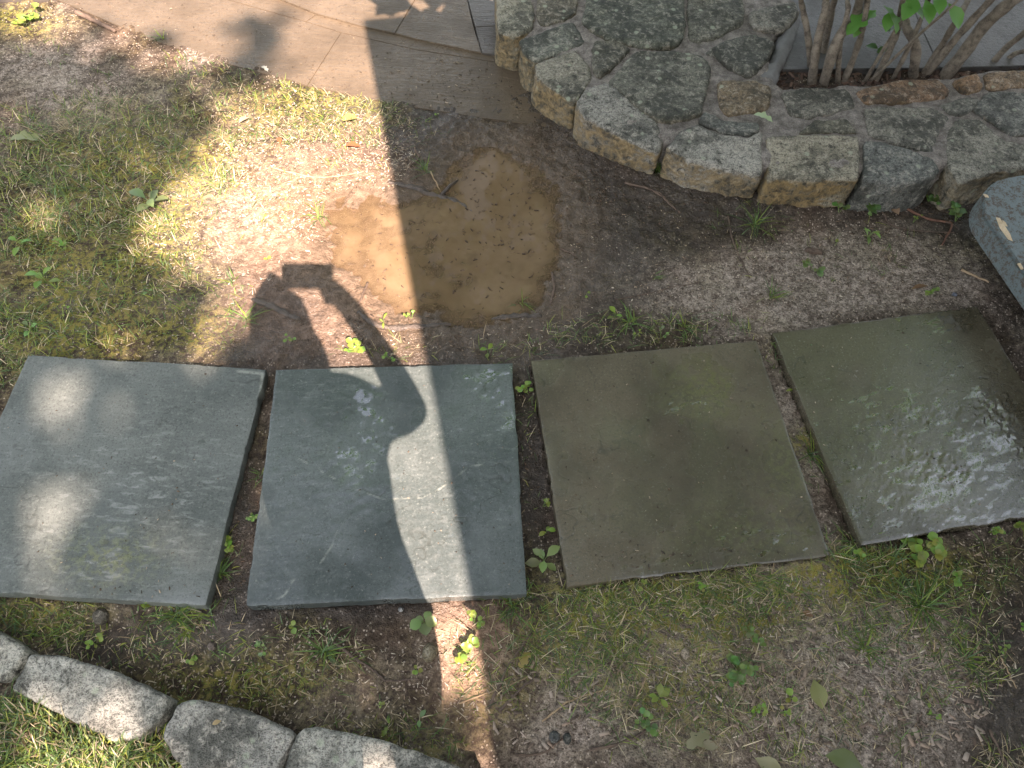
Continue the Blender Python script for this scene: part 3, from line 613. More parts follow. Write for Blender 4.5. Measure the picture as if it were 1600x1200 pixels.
# ------------------------------------------------------------------ bench at the right border
def bench_material():
    t = NT('worn_blue_paint'); c = t.coord(); n = t.noise(c, 60, 4, .75); n2 = t.noise(c, 220, 3, .75)
    worn = t.step(t.math('ADD', n, t.math('MULTIPLY', n2, .6)), .74, .92)
    col = t.mix(worn, t.mix(n2, (.085, .112, .115), (.155, .19, .19)), t.mix(n2, (.05, .042, .034), (.13, .105, .08)))
    return t.p(Base_Color=col, Roughness=t.fm(worn, .45, .85), Normal=t.bump(t.math('SUBTRACT', n2, worn), .5, .004))
M_BENCH = bench_material(); M_RAW = wood_material('raw_wood', (.42, .31, .18), (.66, .52, .34))
BZ = .175
bp = W([(1640, 268), (1600, 270), (1574, 275), (1556, 281), (1541, 295), (1533, 312), (1535, 332), (1548, 352), (1600, 426), (1665, 520)], BZ)
e_ = (Vector(bp[-1])-Vector(bp[-3])).normalized(); n_ = Vector((-e_.y, e_.x)); pa_ = Vector(bp[-3]); end_ = Vector(bp[-1])+e_*.75; r1_ = end_+n_*.40; r2_ = r1_-e_*(r1_-Vector(bp[0])).dot(e_)
bp = bp + [tuple(end_), tuple(r1_), tuple(r2_)]
bc = (sum(p[0] for p in bp)/len(bp), sum(p[1] for p in bp)/len(bp))
bench = tag(obj('bench', None, loc=(bc[0], bc[1], GZ0)), 'low bench with worn blue-grey painted seat and rounded corner at the right edge', 'bench')
L_ = lambda q: [(x-bc[0], y-bc[1]) for x, y in q]
sme = prism(L_(bp), BZ-.075-GZ0, BZ-GZ0, .009, 'seat'); smooth(sme, False); seat = obj('seat', sme, M_BENCH, bench)
for v_ in (pa_+e_*.10+n_*.17, end_-e_*.14+n_*.12, end_-e_*.14+n_*.30, pa_+n_*.32):
    dx, dy = v_.x-bc[0], v_.y-bc[1]
    obj('leg', prism([(dx-.03, dy-.03), (dx+.03, dy-.03), (dx+.03, dy+.03), (dx-.03, dy+.03)], -.03, BZ-.073-GZ0, .005, 'leg'), M_BENCH, bench)
for q in ([(1556, 340), (1562, 341), (1578, 366), (1582, 377), (1575, 374), (1562, 356)], [(1537, 303), (1543, 305), (1545, 309), (1540, 308)], [(1590, 412), (1594, 411), (1599, 420), (1596, 421)], [(1566, 344), (1571, 348), (1574, 354), (1568, 352)]):
    obj('scrape', prism(L_(W(q, BZ)), BZ-.002-GZ0, BZ+.0012-GZ0, 0, 'scrape'), M_RAW, seat)

# strip of black plastic edging poking out beside the bench
def ribbon(pts, w, th, name):
    pts = curve(pts, 6); V = []; F = []
    for i, p in enumerate(pts):
        t = (pts[min(i+1, len(pts)-1)]-pts[max(i-1, 0)]).normalized(); a = t.cross(Vector((.3, -.5, .8))).normalized(); b = a.cross(t)
        ww = w*(1-.75*(i/(len(pts)-1))**2)
        for s1, s2 in ((-1, -1), (1, -1), (1, 1), (-1, 1)): V.append(tuple(p+a*s1*ww/2+b*s2*th/2))
    for i in range(len(pts)-1):
        for k in range(4): F.append((i*4+k, i*4+(k+1) % 4, i*4+4+(k+1) % 4, i*4+4+k))
    F.append((3, 2, 1, 0)); n = len(V); F.append((n-4, n-3, n-2, n-1))
    me = bpy.data.meshes.new(name); me.from_pydata(V, [], F); me.update(); return me
pts = [GY(1484, 272, 1.93), GY(1497, 288, 1.90), GY(1500, 312, 1.85), GY(1512, 349, 1.78)]
pts[-1].z = float(gz(pts[-1].x, pts[-1].y))+.004
tag(obj('plastic_strip', ribbon(pts, .020, .003, 'plastic_strip'), plain('black_plastic', (.025, .025, .03), .35, .2)), 'black plastic edging strip leaning on the wall beside the bench', 'plastic strip')

# ------------------------------------------------------------------ leaf shapes
def leaf_mesh(kind, name='leaf'):
    prof = {'oval': [(0, .02), (.12, .10), (.35, .27), (.6, .29), (.82, .17), (1, .0)], 'round': [(0, .03), (.12, .26), (.35, .44), (.62, .46), (.85, .28), (1, .0)],
            'long': [(0, .015), (.2, .09), (.45, .155), (.7, .13), (.88, .06), (1, 0)],
            'lobed': [(0, .02), (.08, .06), (.17, .20), (.26, .22), (.32, .14), (.44, .17), (.55, .30), (.63, .27), (.70, .15), (.80, .17), (.88, .16), (.95, .07), (1, 0)]}[kind]
    V = []; F = []; n = len(prof)
    for t, w in prof:
        z = .16*math.sin(t*2.4)-.05*t; V += [(-w, t, z+w*.30), (0, t, z), (w, t, z+w*.30)]
    for i in range(n-1):
        a = i*3; F += [(a, a+1, a+4, a+3), (a+1, a+2, a+5, a+4)]
    me = bpy.data.meshes.new(name); me.from_pydata(V, [], F); me.update(); me.materials.append(M_LEAF); smooth(me); return me
LEAF = {k: leaf_mesh(k) for k in ('oval', 'round', 'long', 'lobed')}
def put_leaf(parent, kind, base, L, az, el, colr, roll=0.0, name='leaf'):
    o = obj(name, LEAF[kind], None, parent); o.location = base
    o.rotation_euler = (Matrix.Rotation(az, 3, 'Z') @ Matrix.Rotation(el, 3, 'X') @ Matrix.Rotation(roll, 3, 'Y')).to_euler(); o.scale = (L, L, L); o.color = (*colr, 1); return o

# ------------------------------------------------------------------ shrub behind the wall
yb = 2.36
shrub = tag(obj('shrub', None, loc=(1.15, 2.32, .03)), 'multi-stemmed woody shrub growing from the mulch bed behind the stone wall', 'shrub')
q2 = lambda a, b: (1160+.275*a, .275*b)
STEMS = [([(405, 478), (425, 250), (470, 60), (490, -80)], 44, 2.50), ([(412, 400), (372, 200), (345, 60), (330, -60)], 34, 2.50), ([(465, 478), (535, 240), (640, 90), (690, -60)], 52, 2.49), ([(460, 330), (490, 150), (545, -60)], 40, 2.51),
         ([(578, 470), (650, 280), (690, 130), (720, -60)], 34, 2.54), ([(690, 465), (790, 300), (885, 140), (960, -60)], 20, 2.50), ([(755, 455), (830, 300), (885, 160), (930, -60)], 36, 2.56), ([(985, 428), (985, 270), (930, 150), (925, 50), (985, -70)], 52, 2.47),
         ([(1020, 425), (1130, 260), (1230, 90), (1310, -60)], 34, 2.55), ([(1040, 415), (1230, 200), (1400, 10), (1470, -80)], 40, 2.50), ([(1140, 430), (1260, 300), (1370, 150), (1540, 0), (1640, -60)], 70, 2.46), ([(1390, 385), (1500, 270), (1640, 150)], 36, 2.48), ([(1450, 375), (1540, 310), (1700, 240)], 28, 2.47), ([(700, 462), (1000, 200), (1160, 60), (1260, -50)], 16, 2.60), ([(560, 470), (555, 250), (600, 60), (610, -80)], 28, 2.58), ([(860, 440), (960, 240), (1050, 20), (1090, -60)], 24, 2.58)]
rs = random.Random(5); tips = []
for k, (pl, w, yy) in enumerate(STEMS):
    y0 = float(G(*q2(*pl[0]), .04)[1])
    P = [GY(*q2(a, b), y0 + .035*i*rs.uniform(-.3, 1.2)) for i, (a, b) in enumerate(pl)]
    P[0].z -= .03
    d = (P[-1]-P[-2]); d = d.normalized(); e = P[-1].copy()
    for j in range(3):
        d = (d + Vector((rs.uniform(-.15, .15), rs.uniform(-.12, .12), .25))).normalized(); e = e + d*.36; P.append(e.copy())
    C = curve(P, 5); n = len(C); r0 = w*.275*.5/430*1.05
    o = obj('stem', tube([c-shrub.location for c in C], [r0*(1-.55*i/n)*(1+.08*math.sin(i*1.7+k)) for i in range(n)], 10, .06, k, 'stem'), M_BARK, shrub)
    tips += C[-13:]
def shrub_leaf(p, L, az, el, colr, kind='oval'): return put_leaf(shrub, kind, Vector(p)-shrub.location, L, az, el, colr, rs.uniform(-.4, .4))
for a, b, L, az, el, kd in ((760, 60, .115, 2.2, -.5, 'lobed'), (800, 30, .10, 3.6, -.5, 'lobed'), (690, 110, .06, 2.6, -.8, 'oval'), (900, 10, .09, 4.0, -.3, 'oval'), (1040, 0, .075, 3.4, -.6, 'oval'), (990, -20, .09, 2.6, -.5, 'oval'), (1170, 20, .085, 3.9, -.7, 'oval'), (1110, -20, .07, 3.1, -.3, 'oval'), (850, 60, .07, 2.9, -.6, 'oval')):
    p = GY(*q2(a, b), 2.30); shrub_leaf(p, L, az, el, (.10, .26, .045), kd)
for a, b in ((700, 260), (760, 310), (690, 380), (730, 430), (820, 180), (770, 140), (860, 440), (700, 340), (830, 400), (900, 420), (800, 440), (750, 370)):
    shrub_leaf(GY(*q2(a, b), 2.40), rs.uniform(.035, .06), rs.uniform(0, 6.28), rs.uniform(-.6, .4), (.04, .10, .03), 'oval')
for p in tips:
    for j in range(2): shrub_leaf(p+Vector((rs.uniform(-.08, .08), rs.uniform(-.08, .08), rs.uniform(-.04, .08))), rs.uniform(.06, .11), rs.uniform(0, 6.28), rs.uniform(-.9, .3), (.07*rs.uniform(.8, 1.3), .17*rs.uniform(.8, 1.2), .035))

# ------------------------------------------------------------------ trees outside the frame: shade, dapple, reflections
M_TREE = blade_material('tree_leaf', .35, .45)
def leaves_np(P, L, Wd, colr, r, flat=.5):
    n = len(P); nr = r.normal(size=(n, 3)); nr[:, 2] = np.abs(nr[:, 2])+flat; nr /= np.linalg.norm(nr, axis=1)[:, None]
    a = np.cross(nr, r.normal(size=(n, 3))); a /= np.linalg.norm(a, axis=1)[:, None]; b = np.cross(nr, a)
    l = (L*r.uniform(.7, 1.25, n))[:, None]; w = (Wd*r.uniform(.7, 1.25, n))[:, None]
    q = np.stack([P-a*l/2, P-a*l*.12+b*w/2+nr*l*.06, P+a*l*.28+b*w*.38+nr*l*.04, P+a*l/2-nr*l*.08, P+a*l*.28-b*w*.38+nr*l*.04, P-a*l*.12-b*w/2+nr*l*.06], 1).reshape(-1, 3)
    i = np.arange(n)[:, None]*6; F = np.concatenate([i+np.array([0, 1, 2, 3]), i+np.array([0, 3, 4, 5])])
    me = mesh_np('crown', q, F); c = np.array(colr)*r.uniform(.7, 1.35, (n, 1))*np.array([1, 1, 1])+0; cattr(me, 'tint', np.repeat(np.clip(c, 0, 1), 6, 0)); return me
def tree(name, label, base, trunk, limbs, P, L, Wd, colr, r):
    t = tag(obj(name, None, loc=base), label, 'tree', 'trees shading the garden'); B = Vector(base)
    obj('trunk', tube([Vector(p)-B for p in curve(trunk, 6)], list(np.linspace(.16, .07, (len(trunk)-1)*6+1)), 12, .05, 3, 'trunk'), M_BARK, t)
    for k, l in enumerate(limbs):
        C = curve(l, 6); obj('limb', tube([c-B for c in C], list(np.linspace(.045, .010, len(C))), 8, .05, k, 'limb'), M_BARK, t)
    me = leaves_np(P, L, Wd, colr, r); me.materials.append(M_TREE); o = obj('crown', me, None, t); o.location = -B; return t
KS = 1/math.tan(SUN_EL); SH = np.array([-SUN[0], -SUN[1]])/math.hypot(SUN[0], SUN[1])*KS      # ground shift of a shadow per metre of height
DARK = [(405, 94, 58, 42, 3.0), (245, 190, 85, 46, 3.4), (80, 140, 120, 60, 2.6), (60, 320, 190, 150, 2.9), (160, 470, 160, 62, 2.6), (290, 510, 70, 45, 1.2), (200, 760, 320, 190, 3.2), (380, 640, 80, 90, 2.5), (150, 985, 330, 55, 2.0), (490, 1080, 190, 110, 3.0), (760, 1190, 160, 55, 3.0), (320, 1180, 130, 60, 1.2), (250, 300, 90, 50, .8), (40, 700, 60, 120, 1.2), (130, 1090, 150, 45, 2.4), (520, 1175, 170, 40, 2.5)]
LIGHT = [(105, 652, 48, 38, 3.2), (75, 800, 62, 62, 3.4), (215, 610, 50, 28, 1.2), (325, 585, 26, 26, 3.0), (50, 30, 60, 28, 2.0), (440, 380, 150, 150, 2.5), (560, 250, 110, 160, 4), (300, 350, 60, 40, 1.6), (250, 420, 80, 26, 1.4), (180, 820, 60, 40, .7), (40, 1150, 140, 50, .8), (60, 1100, 60, 30, .3), (360, 500, 60, 40, 1.2), (700, 800, 80, 250, 4), (740, 1040, 45, 60, 5)]
def shade_depth(g):
    px, py = PX(g[:, 0], g[:, 1], np.full(len(g), GZ0))
    d = sum(e[4]*ell(px, py, e) for e in DARK) - sum(e[4]*ell(px, py, e) for e in LIGHT)
    out = (px < -120) | (py > 1330) | (py < -120) | (px > 1700)
    d = np.where(out, 1.0, d)
    lit = inpoly(px, py, [(110, -20), (540, -20), (580, 60), (600, 180), (650, 480), (640, 560), (420, 520), (340, 400), (330, 260), (420, 190), (500, 130), (340, 110), (300, 60)])
    return np.clip(np.where(lit & ~out, np.minimum(d, .05)+2.6*ell(px, py, (405, 94, 50, 36)), d), 0, 4)
r2 = np.random.default_rng(21)
N = 60000
g = np.stack([r2.uniform(-4.2, 1.6, N), r2.uniform(-1.4, 4.6, N)], -1)
clump = fbm(g[:, 0], g[:, 1], 3.2, 401, 3)
dens = 34.8/N; need = shade_depth(g)*sm(.28, .52, clump+.16)/ .0027           # leaves per square metre for that optical depth
keep = r2.random(N) < need*dens; g = g[keep]; z = r2.uniform(10.0, 13.0, len(g))
P = np.stack([g[:, 0]-SH[0]*z, g[:, 1]-SH[1]*z, z], -1)
tb = (1.8, -7.2, GZ0); far_ = np.where((PX(g[:, 0], g[:, 1], np.full(len(g), GZ0))[0] < 60) & (g[:, 0] < -1.2))[0]
limbs = [[(1.8, -7.15, 8.4+.15*k), tuple(np.array([1.8, -7.1, 10.0])*.5+P[j]*.5), tuple(P[j])] for k, j in enumerate(r2.choice(far_, 12))]
tree('tree', 'tall leafy tree behind the porch whose crown dapples the left half with shade', tb, [tb, (1.75, -7.2, 4), (1.78, -7.15, 8), (1.82, -7.1, 11.0)], limbs, P, .13, .085, (.06, .13, .025), r2)
# overhanging tree in front: its crown is what the puddle and the wet slabs mirror
N = 30000
P = np.stack([r2.uniform(-3.5, 5.0, N), r2.uniform(2.3, 7.5, N), r2.uniform(2.5, 6.0, N)], -1)
cl = vn3(P, 1.25, 5)*.6+vn3(P, 3.1, 6)*.4
open_ = (P[:, 0]/P[:, 1] > .62) & (P[:, 0]/P[:, 1] < 1.75)
open_ = (P[:, 0]/P[:, 1] > 1.08) 
yy_ = P[:, 1]/(1+P[:, 2]/1.7); xr_ = P[:, 0]/P[:, 1]+.05*(vn3(P, 2.5, 9)-.5)
open_ |= ((np.abs(xr_+.41) < .07) & (np.abs(yy_-.95) < .14)) | ((np.abs(xr_+.085) < .035) & (np.abs(yy_-1.85) < .25)) | ((np.abs(xr_) < .07) & (np.abs(yy_-1.0) < .08))
P = P[(cl > np.where(open_, np.where(P[:, 0]/P[:, 1] > 1.08, .555, .80), .40)) & (P[:, 2] < 3.0+.5*P[:, 1]+.6)]
# low bough whose leaves break the light at the top of the steps
M = 1150; gg = np.stack([r2.uniform(-.75, 1.3, M), r2.uniform(2.42, 3.4, M)], -1); qx, qy = PX(gg[:, 0], gg[:, 1], np.zeros(M))
ok = (qx > 560+ (62-qy)*.2) & (fbm(gg[:, 0], gg[:, 1], 11, 409, 2) > .37); gg = gg[ok & ((qx > 665) | (r2.random(M) < .45))]; zz = r2.uniform(1.9, 2.35, len(gg))
P2 = np.stack([gg[:, 0]-SH[0]*zz, gg[:, 1]-SH[1]*zz, zz], -1)
tb = (3.2, 5.4, GZ0)
limbs = [[(3.1, 5.3, 2.2+.2*k), tuple(np.array([3.0, 5.2, 3.2])*.5+P[j]*.5), tuple(P[j])] for k, j in enumerate(r2.integers(0, len(P), 10))] + [[(3.1, 5.3, 2.4), (2.2, 3.2, 2.7), (1.2, 1.6, 2.35), (.45, 1.1, 2.1)]]
tree('tree', 'overhanging tree beyond the stone wall, mirrored in the puddle and wet slabs', tb, [tb, (3.15, 5.35, 1.5), (3.0, 5.2, 3.4), (2.6, 4.9, 5.2)], limbs, np.concatenate([P, P2]), .115, .08, (.07, .15, .03), r2)

# ------------------------------------------------------------------ porch behind the viewer: its roof edge shades the right half
M_TRIM = plain('white_trim', (.7, .68, .64), .5, .15); M_SIDE = plain('house_siding', (.42, .40, .37), .7, .2); M_SHING = plain('roof_shingle', (.09, .085, .08), .9, .4)
RZ = 3.3; c15 = rad(14.6); ux, uy = math.cos(c15), math.sin(c15)
corner = G(571, 40, -.02)[:2] - SH*(RZ+.02)
porch = tag(obj('porch', None, loc=(corner[0], corner[1], GZ0)), 'house porch behind the viewer whose straight roof edge shades the right half', 'porch')
porch.rotation_euler.z = c15
pb = lambda x0, x1, y0, y1, z0, z1, nm, mt: obj(nm, prism([(x0, y0), (x1, y0), (x1, y1), (x0, y1)], z0-GZ0, z1-GZ0, .006, nm), mt, porch)
pb(0, 7.0, -6.0, 0, RZ, RZ+.05, 'roof', M_SHING)
pb(.05, 6.95, -.06, -.02, RZ-.16, RZ-.003, 'fascia', M_TRIM); pb(.03, .07, -5.9, -.07, RZ-.16, RZ-.003, 'fascia', M_TRIM)
pb(.5, .62, -1.3, -1.18, GZ0, RZ-.165, 'post', M_TRIM); pb(3.6, 3.72, -1.3, -1.18, GZ0, RZ-.165, 'post', M_TRIM)
for k in range(16): pb(.4, 6.9, -2.64+.0, -2.60-.006*(k % 2), .02+k*.2, .02+k*.2+.193, 'siding_board', M_SIDE)
pb(1.2, 2.1, -2.60, -2.55, .02, 2.1, 'door', plain('green_door', (.05, .09, .06), .4))

# ------------------------------------------------------------------ the person taking the picture, behind the lens
def skin_body(name, joints, edges, mat_fn):
    me = bpy.data.meshes.new(name); me.from_pydata([j[0] for j in joints], edges, []); me.update()
    o = obj(name, me); m = o.modifiers.new('skin', 'SKIN'); m.use_smooth_shade = True
    for v, j in zip(me.skin_vertices[0].data, joints): v.radius = (j[1], j[2] if len(j) > 2 else j[1])
    me.skin_vertices[0].data[0].use_root = True
    s = o.modifiers.new('sub', 'SUBSURF'); s.levels = 2; s.render_levels = 2
    dg = bpy.context.evaluated_depsgraph_get(); m2 = bpy.data.meshes.new_from_object(o.evaluated_get(dg)); bpy.data.objects.remove(o); m2.name = name
    smooth(m2); mat_fn(m2); return m2
J = [((-.03, -.31, .93), .155, .115), ((-.03, -.31, 1.08), .145, .11), ((-.03, -.30, 1.28), .165, .115), ((-.03, -.27, 1.46), .14, .095), ((-.06, -.23, 1.55), .065), ((-.10, -.18, 1.61), .08, .085), ((-.125, -.13, 1.68), .088, .10), ((-.125, -.12, 1.75), .066, .07),
     ((.12, -.245, 1.47), .070), ((.175, -.15, 1.35), .052), ((.115, -.095, 1.50), .036), ((.045, -.05, 1.64), .032), ((.025, -.040, 1.695), .040, .042),
     ((-.18, -.245, 1.46), .070), ((-.27, -.17, 1.30), .055), ((-.20, -.10, 1.48), .045), ((-.185, -.045, 1.63), .046), ((-.185, -.028, 1.705), .050, .052),
     ((.05, -.28, .84), .095), ((-.005, -.20, .48), .064), ((-.02, -.16, .10), .042), ((-.01, -.13, .02), .045), ((.0, -.02, .0), .038),
     ((-.13, -.31, .84), .095), ((-.16, -.30, .46), .066), ((-.17, -.34, .10), .042), ((-.17, -.32, .02), .045), ((-.18, -.20, .0), .038)]
E_ = [(0, 1), (1, 2), (2, 3), (3, 4), (4, 5), (5, 6), (6, 7), (3, 8), (8, 9), (9, 10), (10, 11), (11, 12), (3, 13), (13, 14), (14, 15), (15, 16), (16, 17), (0, 18), (18, 19), (19, 20), (20, 21), (21, 22), (0, 23), (23, 24), (24, 25), (25, 26), (26, 27)]
for s, (wx, wy, wz), root in ((1, (.03, -.040, 1.69), 12), (-1, (-.18, -.035, 1.70), 17)):      # fingers curl round the phone
    for k in range(4):
        a = len(J); J.append(((wx-s*.012, wy+.004-.010*k*.3, wz+.030-.022*k), .0095)); J.append(((wx-s*.034, wy-.002, wz+.028-.021*k), .0085)); J.append(((wx-s*.050-s*.004*(1 if k in (1, 2) else 0), wy-.016, wz+.026-.020*k), .0075)); E_ += [(root, a), (a, a+1), (a+1, a+2)]
    a = len(J); J.append(((wx-s*.010, wy-.045, wz-.005), .010)); J.append(((wx-s*.034, wy-.052, wz+.012), .009)); E_ += [(root, a), (a, a+1)]
mats = [plain('skin', (.45, .27, .19), .5, .1), plain('navy_shirt', (.03, .04, .07), .8, .2), plain('grey_trousers', (.07, .07, .075), .85, .2), plain('dark_hair', (.03, .02, .015), .6, .3), plain('brown_shoe', (.08, .05, .03), .6, .2)]
def dress(me):
    for m in mats: me.materials.append(m)
    for p in me.polygons:
        c = p.center
        if c.z < .075: p.material_index = 4
        elif c.z < .90: p.material_index = 2
        elif c.z < 1.47 and not (c.y > -.105 and c.z > 1.42): p.material_index = 1
        elif c.z > 1.60 and c.y < -.15 and abs(c.x+.12) < .13 and (c.y < -.20 or c.z > 1.70): p.material_index = 3
Jw = [((p[0][0], p[0][1], p[0][2]+GZ0*0),) + p[1:] for p in J]
person = tag(obj('person', skin_body('person', Jw, E_, dress)), 'standing person in dark shirt raising a phone, casting the long shadow over slabs', 'person')
ph = tag(obj('phone', None, loc=tuple(np.array([0, 0, CAM_H])-_f*.014-CX*.064)), 'dark slim phone held sideways in two hands, at the shadow tip', 'phone')
ph.location.z -= .008; ph.rotation_euler = cam.matrix_world.to_euler()
obj('phone_body', prism([(-.074, -.036), (.074, -.036), (.074, .036), (-.074, .036)], 0, .008, .003, 'phone_body'), plain('phone_black', (.02, .02, .022), .25, .1), ph)

# ------------------------------------------------------------------ grass, straw and litter (uncountable: one object each)
BLOCK = [np.array(rect(s, -.004)) for s in SLABS]
PAVE_POLY = PAVE_EDGE+[(.35, 2.1), (6, 2.6), (6, 9), (-9, 9), (-6, 2.4)]
WALL_IN = mp
def free(x, y, puddle=True, pad=0.0):
    ok = np.ones(len(x), bool)
    for b in BLOCK: ok &= ~inpoly(x, y, [tuple(p) for p in b])
    ok &= ~inpoly(x, y, WALL_IN); ok &= ~inpoly(x, y, PAVE_POLY); ok &= ~inpoly(x, y, bp)
    for pl, *_ in EDG: ok &= ~inpoly(x, y, [tuple(G(a, b, -.022)[:2]) for a, b in pl])
    if puddle: ok &= (sdf(x, y, PUDDLE) < -.005)
    return ok
GREEN = [(.075, .13, .028), (.10, .165, .040), (.15, .20, .030), (.085, .135, .055), (.24, .26, .05)]
STRAWC = [(.36, .29, .17), (.28, .21, .12), (.45, .38, .25)]
def blade_arrays(x, y, z, L, w, az, lean, curl, tint, r):
    n = len(x); t = np.array([0, .35, .7, 1.0]); T = t[None, :]
    d = np.stack([np.cos(az), np.sin(az)], -1); perp = np.stack([-np.sin(az), np.cos(az)], -1)
    out = L[:, None]*(lean[:, None]*T + curl[:, None]*T**2); up = L[:, None]*(np.sqrt(np.clip(1-lean**2, .02, 1))[:, None]*T - curl[:, None]*.9*T**2)
    up = np.maximum(up, -.001+.002*T)
    side = (curl*L*.35*r.normal(size=n))[:, None]*T**2
    C = np.stack([x[:, None]+d[:, :1]*out+perp[:, :1]*side, y[:, None]+d[:, 1:]*out+perp[:, 1:]*side, z[:, None]+up], -1)
    ww = w[:, None]*np.array([.8, 1, .75, 0])[None, :]; o = np.stack([perp[:, :1]*ww, perp[:, 1:]*ww, np.zeros_like(ww)], -1)/2
    V = np.concatenate([C[:, :3]-o[:, :3], C[:, :3]+o[:, :3], C[:, 3:]], 1)      # 0..2 left, 3..5 right, 6 tip
    F = np.array([[0, 3, 4], [0, 4, 1], [1, 4, 5], [1, 5, 2], [2, 5, 6]])
    return V.reshape(-1, 3), (np.arange(n)[:, None, None]*7+F[None]).reshape(-1, 3), np.repeat(tint, 7, 0)
def blades(name, spec, label, r, mat, water=True):
    XS = []; 
    for (cx, cy, rx, ry, n, l0, l1, wmm, lean0, lean1, greens) in spec:
        # blades grow in small clumps
        k = max(1, n//5); a = r.uniform(0, 6.283, k); q = np.sqrt(r.random(k))
        ccx = cx+rx*q*np.cos(a); ccy = cy+ry*q*np.sin(a); i = r.integers(0, k, n)
        g = G(ccx[i], ccy[i]); x = g[:, 0]+r.normal(0, .014, n); y = g[:, 1]+r.normal(0, .014, n)
        az = r.uniform(0, 6.283, k)[i]+r.normal(0, 1.3, n); L = r.uniform(l0, l1, n)*r.uniform(.6, 1.2, k)[i]
        pal = np.array(GREEN+STRAWC); gi = np.where(r.random(n) < greens, r.integers(0, 5, n), 5+r.integers(0, 3, n))
        tint = pal[gi]*r.uniform(.5, 1.5, (n, 1))
        XS.append((x, y, L, np.full(n, wmm*.001)*r.uniform(.6, 1.3, n), az, r.uniform(lean0, lean1, n), r.uniform(.05, .5, n), tint))
    x, y, L, w, az, ln, cu, tint = [np.concatenate([a[i] for a in XS]) for i in range(8)]
    ok = free(x, y, water); x, y, L, w, az, ln, cu, tint = [a[ok] for a in (x, y, L, w, az, ln, cu, tint)]
    V, F, T = blade_arrays(x, y, gz(x, y)-.002, L, w, az, ln, cu, tint, r)
    me = mesh_np(name, V, F); cattr(me, 'tint', T); return tag(obj(name, me, mat), label, name.split('_')[-1], kind='stuff')
r3 = np.random.default_rng(33)
GR = [(150, 260, 230, 110, 3800, .03, .075, 2.2, .35, .85, .72), (130, 430, 190, 120, 2300, .025, .06, 2.2, .3, .9, .7), (430, 180, 130, 50, 1300, .02, .05, 2.2, .3, .9, .62), (540, 190, 90, 45, 900, .02, .045, 2.0, .3, .9, .6),
      (290, 330, 130, 80, 480, .02, .055, 2.2, .3, .9, .6), (560, 260, 60, 60, 250, .02, .045, 2, .4, .9, .5), (450, 310, 70, 40, 120, .02, .05, 2.2, .3, .8, .6), (30, 540, 60, 60, 700, .02, .06, 2.2, .3, .9, .8), (30, 300, 90, 120, 900, .03, .07, 2.2, .3, .8, .8),
      (330, 110, 90, 40, 500, .02, .05, 2.2, .3, .8, .7), (40, 60, 90, 50, 160, .02, .05, 2, .3, .8, .6), (150, 130, 80, 40, 90, .02, .05, 2, .3, .8, .6), (330, 480, 70, 60, 260, .02, .05, 2, .3, .8, .7), (640, 200, 50, 30, 120, .02, .05, 1.8, .3, .8, .7),
      (60, 1165, 170, 80, 3800, .03, .07, 2.4, .2, .8, .80), (200, 1190, 90, 45, 1200, .03, .07, 2.4, .2, .8, .75), (270, 1120, 14, 40, 120, .03, .07, 2.2, .2, .7, .6), (60, 960, 100, 28, 700, .02, .055, 2.2, .3, .9, .75), (270, 965, 60, 22, 260, .03, .065, 2.4, .3, .8, .85),
      (160, 1010, 140, 35, 380, .02, .05, 2, .4, .9, .6), (450, 1030, 120, 60, 420, .02, .06, 2, .4, .9, .55), (600, 1140, 120, 50, 320, .02, .05, 2, .4, .9, .5),
      (900, 990, 110, 80, 1000, .03, .08, 1.7, .4, .95, .72), (1060, 930, 180, 40, 1900, .025, .06, 1.6, .4, .95, .70), (1180, 930, 100, 40, 700, .025, .06, 1.6, .4, .95, .66), (1340, 880, 60, 30, 420, .03, .07, 2, .3, .9, .8), (1050, 1080, 180, 90, 850, .02, .06, 1.7, .4, .95, .62),
      (1280, 1060, 190, 110, 850, .02, .06, 1.7, .5, .97, .55), (1420, 960, 130, 60, 700, .025, .06, 1.9, .4, .9, .75), (1440, 910, 80, 22, 380, .03, .06, 2.2, .3, .8, .85), (1560, 880, 70, 40, 260, .02, .06, 1.8, .4, .9, .75), (1250, 1170, 200, 45, 420, .02, .06, 1.7, .5, .97, .5), (1500, 1040, 70, 60, 380, .02, .06, 1.8, .4, .9, .7), (1580, 1190, 50, 25, 220, .03, .07, 1.6, .4, .9, .3),
      (790, 930, 40, 20, 120, .03, .07, 2.2, .3, .8, .85), (760, 1040, 60, 80, 200, .03, .07, 1.8, .4, .9, .6), (350, 890, 18, 50, 60, .03, .07, 2, .3, .8, .8), (830, 730, 14, 140, 70, .02, .05, 1.8, .3, .9, .7), (980, 520, 130, 32, 420, .025, .065, 1.8, .3, .9, .7), (1130, 510, 90, 28, 150, .02, .06, 1.8, .3, .9, .7),
      (1260, 390, 150, 60, 130, .02, .05, 1.6, .4, .9, .6), (1180, 350, 60, 30, 120, .03, .07, 1.8, .2, .8, .8), (800, 545, 70, 18, 90, .02, .06, 1.8, .3, .9, .8), (600, 545, 90, 18, 60, .02, .05, 1.8, .3, .9, .8), (1215, 560, 14, 40, 40, .02, .05, 1.8, .3, .9, .7), (1250, 780, 30, 60, 60, .02, .05, 1.8, .3, .9, .6), (1560, 500, 20, 30, 60, .01, .03, 1.6, .3, .9, .9), (1370, 390, 120, 50, 90, .02, .05, 1.6, .4, .9, .6)]
GR = [(e[0], e[1], e[2], e[3], int(e[4]*.8), e[5]*.62, e[6]*.78, e[7]*.9, min(.9, e[8]+.15), e[9], e[10]) for e in GR]
blades('grass', GR, 'thin patchy grass growing over the soil around the slabs', r3, M_BLADE)
